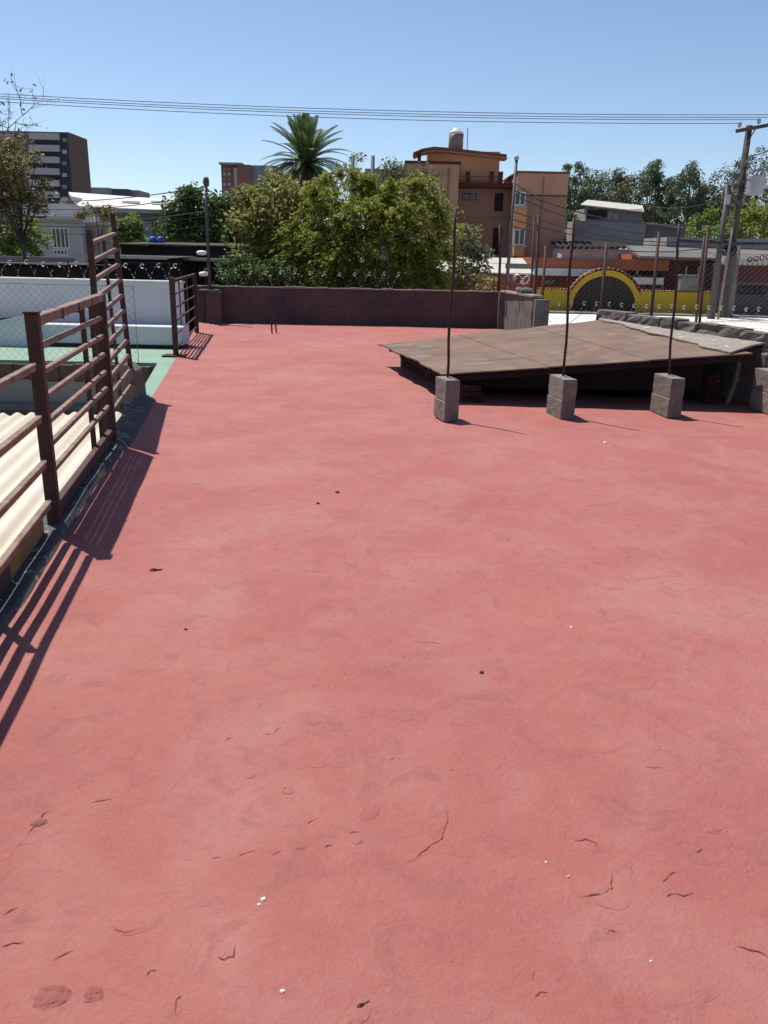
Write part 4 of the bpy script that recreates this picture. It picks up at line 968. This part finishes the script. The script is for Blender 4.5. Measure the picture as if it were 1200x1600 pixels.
# --- right-hand wall with awning and grille
YG = 61.4
gw = thing('garage_front', (P(1170,440,YG).x,YG,GZ+.12), 'purple grey garage front with scalloped edge and dark grille at right', 'garage')
XR = P(1290,440,YG).x; X0 = P(1118,450,YG).x
MB().box(X0,XR,YG,YG+5,zb,P(1160,412,YG).z).build('wall','purple_grey',gw)
MB().box(X0-.1,XR,YG-.06,YG-.004,P(1160,440,YG).z,P(1160,412,YG).z-.02).build('upper_band','dark_red',gw)
zz = P(1160,414,YG).z
for k, x in enumerate(np.arange(X0,XR,.36)): MB().prism([(x+.17+.17*math.cos(a),zz+.2+.22*math.sin(a)) for a in np.linspace(math.pi,2*math.pi,7)]+[(x+.34,zz+.42),(x,zz+.42)],'y',YG-.7,YG-.1).build('awning_scallop','pale_roof',gw)
q0, q1 = P(1155,453,YG), P(1196,453,YG)
for k in range(5):
    c = q0.lerp(q1,(k+.5)/5); mb = MB()
    mb.tube([c+Vector((.28*math.cos(a),-.08,.28*math.sin(a))) for a in np.linspace(0,2*math.pi,13)],.05,5,False); mb.build('grille_ring','gate_brown',gw)
for k in range(4):
    c = P(1164,412,YG).lerp(P(1192,408,YG),k/3); MB().tube([c+Vector((.16*math.cos(a),-.75,.3+.16*math.sin(a))) for a in np.linspace(0,2*math.pi,11)],.04,5,False).build('ornament','gate_brown',gw)
MB().box(P(1128,470,YG).x,P(1146,470,YG).x,YG-.05,YG-.004,zb+.02,P(1136,468,YG).z).build('meter_panel','pale_wall',gw)
pw = thing('pale_wall_house', (P(1130,390,YG+4).x,YG+6,GZ), 'long pale grey wall and roof above the garage front at right', 'house')
Yp = YG+5.1; MB().box(P(1040,390,Yp).x,P(1300,390,Yp).x,Yp,Yp+6,GZ,P(1120,372,Yp).z).build('wall','pale_wall',pw)
MB().add([(P(1000,402,Yp-4).x,Yp-4,P(1100,402,Yp-4).z),(XR,Yp-4,P(1100,404,Yp-4).z),(XR,Yp,P(1100,388,Yp).z),(P(1000,402,Yp-4).x,Yp,P(1100,386,Yp).z),(P(1000,402,Yp-4).x,Yp-4,P(1100,404,Yp-4).z-.1),(XR,Yp-4,P(1100,404,Yp-4).z-.12),(XR,Yp,P(1100,390,Yp).z-.1),(P(1000,402,Yp-4).x,Yp,P(1100,388,Yp).z-.1)],[(0,1,2,3),(7,6,5,4),(0,4,5,1),(2,6,7,3),(1,5,6,2),(0,3,7,4)]).build('lean_to_roof','grey_dark',pw)
win(pw,1176,372,1196,392,Yp,'grey_wall','glass_pale',0)
# --- grey house mid right
YH = 84.0
gh = thing('grey_house', (P(970,380,YH).x,YH+3,GZ), 'unfinished grey block house with pale sheet roof below the tree line', 'house')
fbox(gh,'wall','grey_wall',893,346,1004,470,YH,8); fbox(gh,'side_wing','grey_dark',1005,350,1064,470,YH+1,7)
fbox(gh,'upper_wall','grey_wall',915,326,1003,346,YH+1,6)
X0, X1, Z0, Z1 = rect(905,315,1008,330,YH)
MB().add([(P(908,319,YH).x,YH+.3,P(908,319,YH).z),(P(1008,330,YH).x,YH+.3,P(1008,330,YH).z),(P(1004,321,YH+8).x,YH+8,P(1004,321,YH+8).z),(P(918,312,YH+8).x,YH+8,P(918,312,YH+8).z),
 (P(908,319,YH).x,YH+.3,P(908,321,YH).z),(P(1008,330,YH).x,YH+.3,P(1008,332,YH).z),(P(1004,322,YH+8).x,YH+8,P(1004,323,YH+8).z),(P(918,312,YH+8).x,YH+8,P(918,314,YH+8).z)],[(0,1,2,3),(7,6,5,4),(0,4,5,1),(2,6,7,3),(1,5,6,2),(0,3,7,4)]).build('roof_sheet','pale_roof',gh)
fbox(gh,'opening','gate_brown',918,328,948,342,YH+.9,.09); fbox(gh,'blue_door','glass_pale',958,334,966,344,YH+.9,.09); fbox(gh,'pink_panel','pink_soffit',950,331,957,344,YH+.9,.09)
MB().bar(P(1005,349,YH+.8),P(1066,355,YH+.8),.3,.2).build('roof_edge','pale_roof',gh)
lw2 = thing('white_low_house', (P(935,398,70).x,72,GZ), 'low whitish house with a wavy sheet eave in front of the grey house', 'house')
fbox(lw2,'wall','house_white',876,389,995,440,70,4)
for k in range(12):
    a = P(878+k*9.6,387,69.7); MB().tube([(a.x,69.5,a.z),(a.x,74,a.z+.5)],.13,7).build('roof_ridge','shed_wall',lw2)
fbox(lw2,'roof_edge','pale_roof',985,386,1045,402,71,4)

# --- left: white house, warehouse, apartments
YV = 54.0
vh = thing('white_house', (P(100,380,YV).x,YV+3,GZ), 'grey white two storey house with balustrades at left', 'house')
MB().box(P(30,360,YV).x,P(128,360,YV).x,YV,YV+8,GZ,P(80,336,YV).z).build('wall','house_white',vh)
MB().box(P(128,360,YV).x+.003,P(178,360,YV).x,YV+.6,YV+8,GZ,P(150,350,YV).z).build('side_wing','grey_wall',vh)
MB().box(P(28,338,YV).x,P(130,338,YV).x,YV-.5,YV+.2,P(80,343,YV).z,P(80,338,YV).z).build('balcony_slab','house_white',vh)
for (pa, pb2, pt, pbm, Yb) in ((38,72,326,338,YV-.4),(126,174,332,346,YV+.1)):
    a, b = P(pa,pt,Yb), P(pb2,pt,Yb); z0_ = P((pa+pb2)/2,pbm,Yb).z; n = int((b.x-a.x)/.24)
    MB().box(a.x,b.x,Yb-.09,Yb+.09,a.z-.12,a.z).build('handrail','white_paint',vh); MB().box(a.x,b.x,Yb-.1,Yb+.1,z0_-.1,z0_).build('plinth','white_paint',vh)
    for k in range(n):
        x = a.x+(k+.5)*(b.x-a.x)/n; MB().lathe((x,Yb,z0_),[(.05,0),(.075,(a.z-z0_)*.3),(.04,(a.z-z0_)*.6),(.05,a.z-.121-z0_)],7).build('baluster','white_paint',vh)
win(vh,82,356,108,388,YV,'white_paint','glass',3); win(vh,84,390,106,399,YV,'white_paint','glass',3)
win(vh,136,362,150,392,YV+.6,'grey_wall','glass',0); win(vh,41,324,62,336,YV+4,'white_paint','glass',1)
MB().box(P(30,320,YV+4).x,P(110,320,YV+4).x,YV+4,YV+8.1,P(80,345,YV).z,P(70,318,YV+4).z).build('upper_wall','house_white',vh)
wh = thing('warehouse', (P(180,320,100).x,110,GZ), 'long warehouse with sunlit white gabled roofs at left', 'warehouse')
YQ = 100.0
def slab(pts, th, nm, mt_, par):
    pts = [Vector(p) for p in pts]; lo = [p-Vector((0,0,th)) for p in pts]; MB().add(pts+lo,[(0,1,2,3),(7,6,5,4),(0,4,5,1),(1,5,6,2),(2,6,7,3),(3,7,4,0)]).build(nm,mt_,par)
ra, rb = P(107,300,YQ), P(300,314,YQ+0); ea, eb = P(122,322,YQ-8), P(300,330,YQ-8)
slab([ea,eb,rb,ra],.25,'roof_slope','white_roof',wh)
slab([P(107,300,YQ),P(300,314,YQ),P(300,316,YQ+10),P(107,303,YQ+10)],.25,'roof_slope','white_roof',wh)
MB().prism([(P(84,320,YQ-7).x,P(84,330,YQ-7).z),(P(96,310,YQ-7).x,P(96,309,YQ-7).z),(P(104,310,YQ-7).x,P(104,309,YQ-7).z),(P(101,330,YQ-7).x,P(101,330,YQ-7).z)],'y',YQ-7,YQ+1).build('gable','white_roof',wh)
MB().prism([(P(102,326,YQ-7.6).x,GZ),(P(300,330,YQ-7.6).x,GZ),(P(300,331,YQ-7.6).x,P(300,333,YQ-7.6).z),(P(122,324,YQ-7.6).x,P(122,325,YQ-7.6).z),(P(108,306,YQ-7.6).x,P(108,306,YQ-7.6).z),(P(102,322,YQ-7.6).x,P(102,320,YQ-7.6).z)],'y',YQ-7.6,YQ+9).build('wall','grey_wall',wh)
for px in (150,205,250): 
    q = P(px,316,YQ-4); MB().box(q.x-.9,q.x+.9,YQ-4.4,YQ-3.6,q.z-.1,q.z+.12).build('skylight','white_paint',wh)
lg = thing('low_grey_building', (P(215,360,60).x,62,GZ), 'low dark grey building with a pale pillar behind the bright bush', 'building')
X0, X1, Z0, Z1 = rect(178,328,272,420,60); MB().box(X0,X1,60,66,GZ,Z1).build('wall','grey_dark',lg)
fbox(lg,'roof_edge','grey_wall',176,327,276,333,59.6,.6); fbox(lg,'pillar','pale_wall',221,346,236,400,59.4,.5); win(lg,240,346,262,372,60,'grey_wall','glass',0)
for (px,lab) in ((239,'left of two blue water tanks on the dark roof'),(251,'right of two blue water tanks on the dark roof')):
    q = P(px,379,34); H = P(px,371,34).z-q.z; bt = thing('blue_tank',q,lab,'water tank')
    MB().lathe(q,[(.16,-.12),(.17,H*.5),(.16,H*.8)],14).build('tank_body','blue_tank',bt,smooth=True); MB().lathe((q.x,q.y,q.z+H*.8+.004),[(.165,0),(.12,.05),(.06,.07)],14).build('lid','blue_tank',bt,smooth=True)
# dark rusty roofs between
def dark_roof(label, px0, px1, pyt, pyb, Y, dep, pale=False):
    t = thing('rusty_roof_shed',(P((px0+px1)/2,pyb,Y).x,Y+dep/2,GZ),label,'shed'); a, b = P(px0,pyb,Y), P(px1,pyb,Y)
    zt = P((px0+px1)/2,pyt,Y+dep).z; zb_ = (a.z+b.z)/2; n = max(3,int((b.x-a.x)/1.1))
    for k in range(n):
        xa, xb = a.x+(b.x-a.x)*k/n, a.x+(b.x-a.x)*(k+.985)/n
        slab([(xa,Y,zb_+.01*(k % 2)),(xb,Y,zb_+.01*(k % 2)),(xb,Y+dep,zt),(xa,Y+dep,zt)],.03,'roof_sheet','rust_roof',t)
    MB().box(a.x+.2,b.x-.2,Y+.4,Y+dep-.1,GZ,min(zb_,zt)-.05).build('wall','shed_wall',t)
    if pale: MB().bar((a.x,Y-.03,zb_),(b.x,Y-.03,zb_),.03,.07).build('gutter','pale_roof',t)
dark_roof('rusty dark sheet roof under the blue tanks',175,420,379,383,31,5)
dark_roof('lower dark roof with a pale gutter behind the back wall',262,560,405,408,24.6,2.6,True)
dark_roof('dark brown roof behind the white terrace wall at left',-120,180,408,412,21,6)
dark_roof('dark shed with a thin pale edge behind the tall gate leaf',120,262,398,402,22,3.5,True)
lb = tag(MB().box(P(-40,400,30).x,P(112,400,30).x,30,30.3,GZ,P(50,401,30).z).build('boundary_wall','pale_wall'),'pale boundary wall top below the bush at left','wall')
# --- apartments
YA = 205.0
ap = thing('apartment_tower', (P(60,300,YA).x,YA+10,GZ), 'brown apartment tower with pale balcony bands at the left edge', 'apartment building')
MB().box(P(-120,260,YA).x,P(92,260,YA).x,YA,YA+11,GZ,P(40,205,YA).z).build('wall','apt_brown2',ap)
MB().box(P(92,260,YA).x+.01,P(111,260,YA).x,YA-.6,YA+11,GZ,P(100,207,YA).z).build('stair_tower','apt_dark',ap)
MB().box(P(111,260,YA).x+.01,P(113,260,YA).x,YA-.7,YA+11.6,GZ,P(112,207,YA).z).build('side_wing','apt_brown',ap)
for k in range(7):
    y = 208+k*18.2; fbox(ap,'balcony_band','apt_slab',45,y,92,y+10,YA-1.4,1.38); fbox(ap,'balcony_recess','apt_dark',46,y+10.4,91,y+17.8,YA-.3,.28)
    fbox(ap,'balcony_band','apt_slab',-100,y,20,y+9,YA-1.0,.98)
    X0, X1, Z0, Z1 = rect(98,y+8,105,y+14,YA-.6); f = MB().box(X0,X1,YA-.9,YA-.604,Z0,Z1).build('window','apt_slab' if k in (1,3) else 'glass_pale',ap)
YB = 330.0
ar_ = thing('apartment_block', (P(385,300,YB).x,YB+10,GZ), 'distant reddish apartment block left of the palm', 'apartment building')
MB().box(P(346,280,YB).x,P(372,280,YB).x,YB,YB+20,GZ,P(360,258,YB).z).build('wall','apt_red',ar_); MB().box(P(372,280,YB).x+.02,P(393,280,YB).x,YB-2,YB+20,GZ,P(382,258,YB).z).build('wall','apt_red',ar_); MB().box(P(393,280,YB).x+.02,P(432,280,YB).x,YB+1,YB+20,GZ,P(410,258,YB).z).build('wall','apt_grey',ar_)
MB().box(P(344,256,YB).x,P(380,256,YB).x,YB-3,YB+20,P(360,258,YB).z+.02,P(360,255,YB).z).build('roof_edge','apt_grey',ar_)
fbox(ar_,'stair_strip','apt_slab',366,262,372,310,YB-1.2,1.18)
for k in range(6):
    for (a,b) in ((349,353),(356,360),(397,402),(408,413),(419,424)):
        y = 262+k*8; Yw = YB if a < 390 else YB+1; X0, X1, Z0, Z1 = rect(a,y,b,y+4,Yw); MB().box(X0,X1,Yw-.25,Yw-.02,Z0,Z1).build('window','apt_slab' if k % 2 and a < 390 else 'glass_pale',ar_)
fa = thing('far_building', (P(170,300,420).x,430,GZ), 'flat grey far building on the skyline beside the brown tower', 'building')
fbox(fa,'wall','far_building',143,293,171,325,420,20); fbox(fa,'wall','hill',171,295,201,325,425,20); fbox(fa,'roof_block','far_building',202,297,217,325,430,20)
hl = MB(); hp = [(-1500,0)]
for k in range(61):
    x = -1500+50*k; hp.append((x,26+9*math.sin(k*.7)+6*math.sin(k*1.9+1)+4*math.sin(k*3.3)))
hp.append((1500,0)); hl.prism(hp,'y',1500,1700); struct(hl.build('hills','hill'))

# ================================================================== TREE LINE at right
TL = [('dark conifer-like tree at the left end of the tree line, beside the orange building',897,248,60,380,'leaf_far',.45),
 ('second dark tree from the orange building, a little shorter',930,268,55,380,'leaf_far',.5),
 ('rounded dull tree between two taller ones at left of the tree line',958,262,52,385,'leaf_far2',.5),
 ('broad low brownish tree above the grey house',985,278,80,385,'leaf_far2',.6),
 ('tall pointed dark evergreen above the grey house roof',1017,246,44,385,'leaf_far',.4),
 ('narrow dark tree just right of the tall pointed evergreen',1045,268,40,385,'leaf_far',.42),
 ('tall ragged dark tree midway between evergreen and transformer pole',1075,255,56,390,'leaf_far',.45),
 ('low brownish tree left of the transformer pole',1102,278,64,390,'leaf_far2',.55),
 ('full olive tree behind the transformer pole',1140,262,80,390,'leaf_far2',.55),
 ('tall olive tree behind the transformer at the right edge',1180,236,90,390,'leaf_far2',.6),
 ('dark tree filling the right picture edge of the tree line',1225,255,80,390,'leaf_far',.6)]
for i, (lab,px,pt,pw_,pbm,mt_,dp) in enumerate(TL):
    Y = 112+(i*37 % 11)*1.6; ptree('tree',lab,px,pt,pw_*1.12,pbm,Y,mt_,60+i,ncl=60,nl=5200,ls=.5,clr=.25,trunk_r=.3,aspect=.3,up=.1,shell=.3,low=-.98,group='tree line on the right')
ptree('tree','sunlit yellow green tree at the foot of the transformer pole',1112,326,90,400,98,'leaf_bright',80,ncl=30,nl=2400,ls=.42,clr=.33,trunk_r=.2)
ptree('tree','green leafy tree right of the transformer pole below the transformer',1178,318,90,395,96,'leaf_bamboo',81,ncl=30,nl=2600,ls=.42,clr=.33,trunk_r=.2)
ptree('tree','small green tree squeezed between orange building and grey house',892,330,34,400,88,'leaf_dark',82,ncl=18,nl=1000,ls=.4,clr=.4,trunk_r=.15)

# ================================================================== POLES AND CABLES
YP = 58.2
up = thing('utility_pole', (P(1128,488,YP).x,YP,GZ), 'tall dark utility pole with crossarm and transformer at right', 'utility pole')
q0, q1 = P(1129,488,YP), P(1171,196,YP)
MB().tube([(q0.x,YP,GZ),((q0.x+q1.x)/2,YP,(GZ+q1.z)/2),(q1.x,YP,q1.z)],[.26,.24,.2],12).build('pole','pole_wood',up,smooth=True)
qa, qb = P(1150,205,YP-.3), P(1230,190,YP-.3)
ca = MB().bar(qa,qb,.16,.22).build('crossarm','pole_wood',up)
INS = []
for px in (1155,1185,1205,1226):
    q = P(px,203-(px-1150)*.19,YP-.3); MB().lathe((q.x,q.y,q.z+.1),[(.05,0),(.13,.08),(.09,.16),(.14,.22),(.06,.32)],10).build('insulator','transformer',ca,smooth=True); INS.append(Vector((q.x,q.y,q.z+.36)))
MB().bar(P(1168,222,YP-.25),P(1182,199,YP-.25),.06).build('brace','post_metal',up)
tc = P(1178,305,YP-.75); zh = P(1178,274,YP-.75).z-tc.z
tr_ = MB().lathe(tc,[(.5,0),(.56,.06),(.56,zh*.8),(.6,zh*.82),(.6,zh*.95),(.5,zh)],18).build('transformer','transformer',up,smooth=False)
for dx in (-.3,0,.3): MB().lathe((tc.x+dx,tc.y,tc.z+zh),[(.05,0),(.09,.1),(.05,.2),(.09,.3),(.04,.42)],8).build('bushing','transformer',tr_,smooth=True)
MB().bar((tc.x-.7,YP-.4,tc.z+zh*.7),(tc.x,YP-.5,tc.z+zh*.7),.14,.2).build('hanger','post_metal',up)
la = MB().tube([P(1160,268,YP),P(1164,255,YP-.4),P(1175,244,YP-1),P(1215,230,YP-1.6)],[.07,.07,.06,.06],8).build('lamp_arm','galv',up,smooth=True)
q = P(1218,229,YP-1.65); MB().box(q.x-.4,q.x+.5,q.y-.2,q.y+.2,q.z-.12,q.z+.1).build('lamp_head','galv',la,bevel=.04)
for (px,py) in ((1150,275),(1150,290),(1146,308),(1153,316)):
    q = P(px,py,YP-.3); MB().box(q.x-.2,q.x+.2,q.y-.1,q.y+.2,q.z-.12,q.z+.12).build('clamp','post_metal',up)
sp = thing('utility_pole', (P(1110,488,YP-1.5).x,YP-1.5,GZ), 'shorter slim grey pole just left of the transformer pole', 'utility pole')
a, b = P(1112,488,YP-1.5), P(1138,288,YP-1.5); MB().tube([(a.x,YP-1.5,GZ),(b.x,YP-1.5,b.z)],[.26,.13],12).build('pole','post_metal',sp,smooth=True)
q = P(1135,312,YP-1.5); MB().box(q.x-.15,q.x+.15,YP-1.75,YP-1.6,q.z-.3,q.z+.3).build('meter_box','transformer',sp)
tp3 = thing('utility_pole', (P(1125,488,YP-2).x,YP-2,GZ), 'thin pale conduit pole between the two larger poles at right', 'utility pole')
a, b = P(1123,490,YP-2), P(1146,345,YP-2); MB().tube([(a.x,YP-2,GZ),(b.x,YP-2,b.z)],.09,8).build('pole','bark_pale',tp3,smooth=True)
MB().lathe(b,[(.09,0),(.12,.05),(.02,.12)],8).build('cap','bark_pale',tp3)
cp_ = tag(MB().tube([(P(1136,488,YP+.5).x,YP+.5,GZ),P(1150,385,YP+.5)],[.4,.34],12).build('concrete_post','pole_concrete',smooth=True),'stout concrete post behind the transformer pole base','post')
lp = thing('lamp_pole', (P(793,430,46).x,46,GZ), 'slim grey pole in front of the orange building', 'pole')
a, b = P(792,430,46), P(807,250,46); MB().tube([(a.x,46,GZ),(b.x,46,b.z)],[.11,.08],10).build('pole','post_metal',lp,smooth=True)
MB().lathe(b,[(.09,0),(.14,.06),(.12,.16),(.04,.24)],10).build('pole_head','transformer',lp,smooth=True)
fp_ = tag(MB().tube([(P(1100,420,40).x,40,GZ),P(1101,368,40)],.07,8).build('fence_pole','rod',smooth=True),'short dark post standing before the pale wall at right','post')
def cable(A, B, sag, r, label, group=None, name='cable'):
    A, B = Vector(A), Vector(B); n = 24; pts = [A.lerp(B,i/n)-Vector((0,0,sag*4*(i/n)*(1-i/n))) for i in range(n+1)]
    return tag(MB().tube(pts,r,5).build(name,'cable'),label,'cable',group)
LBL = ('highest of the overhead power lines crossing the sky','second highest of the overhead power lines crossing the sky','third of the overhead power lines crossing the sky, below the close pair','lowest of the overhead power lines crossing the sky')
for k, (ly, ry, ii) in enumerate(((143,181,3),(147,184,2),(150,186,1),(155,191,0))):
    A = P(-60,ly,YP); B = INS[ii]; cable(A,B,.42,.02,LBL[k],'overhead power lines')
lo = [((-30,308),(322,302),(YV-2,18.9)),]
MAST = Vector((tp.x,18.87,tp.z-.1))
for k, (pa, Ya, h, lab) in enumerate((((-30,305),30,-.05,'highest cable running left from the metal mast'),((-30,318),30,-.22,'second cable running left from the metal mast'),((-30,336),28,-.55,'third cable running left from the metal mast'),((-30,341),28,-.66,'fourth cable running left from the metal mast, close to the third'),((-30,350),28,-.85,'lowest cable running left from the metal mast'))):
    cable(P(pa[0],pa[1],Ya),MAST+Vector((0,0,h)),.25,.011,lab)
for k, (pb3, Yb, h, lab) in enumerate((((560,320),45,-.35,'upper cable running right from the mast into the yellow tree'),((560,345),45,-.62,'middle cable running right from the mast into the yellow tree'),((560,372),45,-.95,'lower cable running right from the mast into the yellow tree'))):
    cable(MAST+Vector((0,0,h)),P(pb3[0],pb3[1],Yb),.2,.012,lab)
for (a,Ya,b,Yb,sg,r,lab) in (((700,338),44,(798,337),46,.1,.02,'upper pale cable reaching the slim pole from the bamboo'),((700,346),44,(798,339),46,.1,.02,'lower pale cable reaching the slim pole from the bamboo'),
 ((803,298),46,(1150,345),YP,.9,.035,'highest cable from the slim pole to the transformer pole'),((803,305),46,(1145,352),YP,1.2,.03,'second cable from the slim pole to the transformer pole'),((800,330),46,(1140,372),YP,.8,.03,'third cable from the slim pole to the transformer pole'),
 ((798,342),46,(1140,378),YP,.7,.03,'fourth cable from the slim pole to the transformer pole'),((797,352),46,(1138,381),YP,.9,.03,'lowest cable from the slim pole to the transformer pole'),
 ((880,305),73.9,(803,285),46,.5,.03,'cable slanting from the orange building corner to the slim pole'),((1060,376),56,(1240,380),YP-.5,.1,.11,'thick dark cable bundle at the transformer pole'),((1000,318),80,(1150,305),YP,.6,.03,'thin cable from the grey house roof to the transformer pole')):
    cable(P(a[0],a[1],Ya),P(b[0],b[1],Yb),sg,r,lab)
bn = thing('cable_coil', P(1136,385,YP-.5), 'dark knot of coiled cables hanging on the transformer pole', 'cable coil')
rg = random.Random(6)
for k in range(5):
    c = P(1134+rg.uniform(-6,12),378+rg.uniform(-4,14),YP-.45); MB().tube([c+Vector((.35*math.cos(a),.1*math.sin(3*a),.45*math.sin(a))) for a in np.linspace(0,6.28,15)],.07,5,False).build('loop','cable',bn)

# ================================================================== LITTER ON THE DECK
def chip(px, py, sx, sy, h, matn, name, label, cat, rz=0.3):
    c = gz(px,py); rg = random.Random(int(px*13+py)); n = 7
    pts = [(math.cos(2*math.pi*i/n+rz)*sx*rg.uniform(.7,1.2), math.sin(2*math.pi*i/n+rz)*sy*rg.uniform(.7,1.2)) for i in range(n)]
    mb = MB(); vs = [(c.x+x,c.y+y,c.z+.0005) for x, y in pts]+[(c.x+x*.7,c.y+y*.7,c.z+h*rg.uniform(.7,1.2)) for x, y in pts]
    mb.add(vs,[tuple(range(n-1,-1,-1)),tuple(range(n,2*n))]+[(i,(i+1) % n,(i+1) % n+n,i+n) for i in range(n)])
    tag(mb.build(name,matn),label,cat)
chip(412,1407,.0075,.006,.005,'chip_white','plaster_chip','larger white plaster chip on the red roof at lower left','chip')
chip(405,1415,.005,.0035,.003,'chip_white','plaster_chip','smaller white chip right beside the larger white one','chip')
chip(442,1553,.007,.005,.004,'chip_white','plaster_chip','white chip near the bottom edge left of centre','chip')
chip(1017,1504,.004,.003,.003,'chip_white','plaster_chip','tiny white chip near the bottom right corner','chip')
chip(887,1372,.0055,.0045,.004,'chip_tan','leaf_scrap','yellowish scrap above a dark crack at lower right','scrap')
chip(853,1349,.004,.0035,.003,'chip_white','plaster_chip','tiny pale chip left of a ringed blister at lower right','chip')
chip(752,1052,.011,.009,.008,'chip_dark','dirt_clod','dark dirt speck near the middle of the red roof','dirt')
chip(527,769,.016,.016,.012,'chip_dark','dirt_clod','dark speck in a worn ring at upper middle of the red roof','dirt')
chip(497,786,.013,.012,.01,'chip_dark','dirt_clod','dark speck just left of the worn ring speck','dirt')
chip(290,983,.008,.007,.006,'chip_dark','dirt_clod','small dark speck right of the near fence shadow','dirt')
chip(892,981,.007,.006,.004,'chip_white','plaster_chip','tiny white chip on the right half of the red roof','chip')
chip(946,692,.02,.018,.01,'chip_white','plaster_chip','white speck on the roof in front of the third block stack','chip')
def twig(a, b, r, label):
    A, B = gz(*a), gz(*b); pts = [A.lerp(B,t)+Vector((0,0,r+.003*math.sin(t*7))) for t in np.linspace(0,1,7)]
    tag(MB().tube(pts,[r*.6,r,r*1.1,r,r*.9,r*.7,r*.3],6).build('twig','chip_dark',smooth=True),label,'twig')
twig((234,891),(254,889),.006,'short dark twig right of the fence shadow')
twig((558,1578),(577,1568),.0022,'tiny curled twig at the bottom edge of the picture')
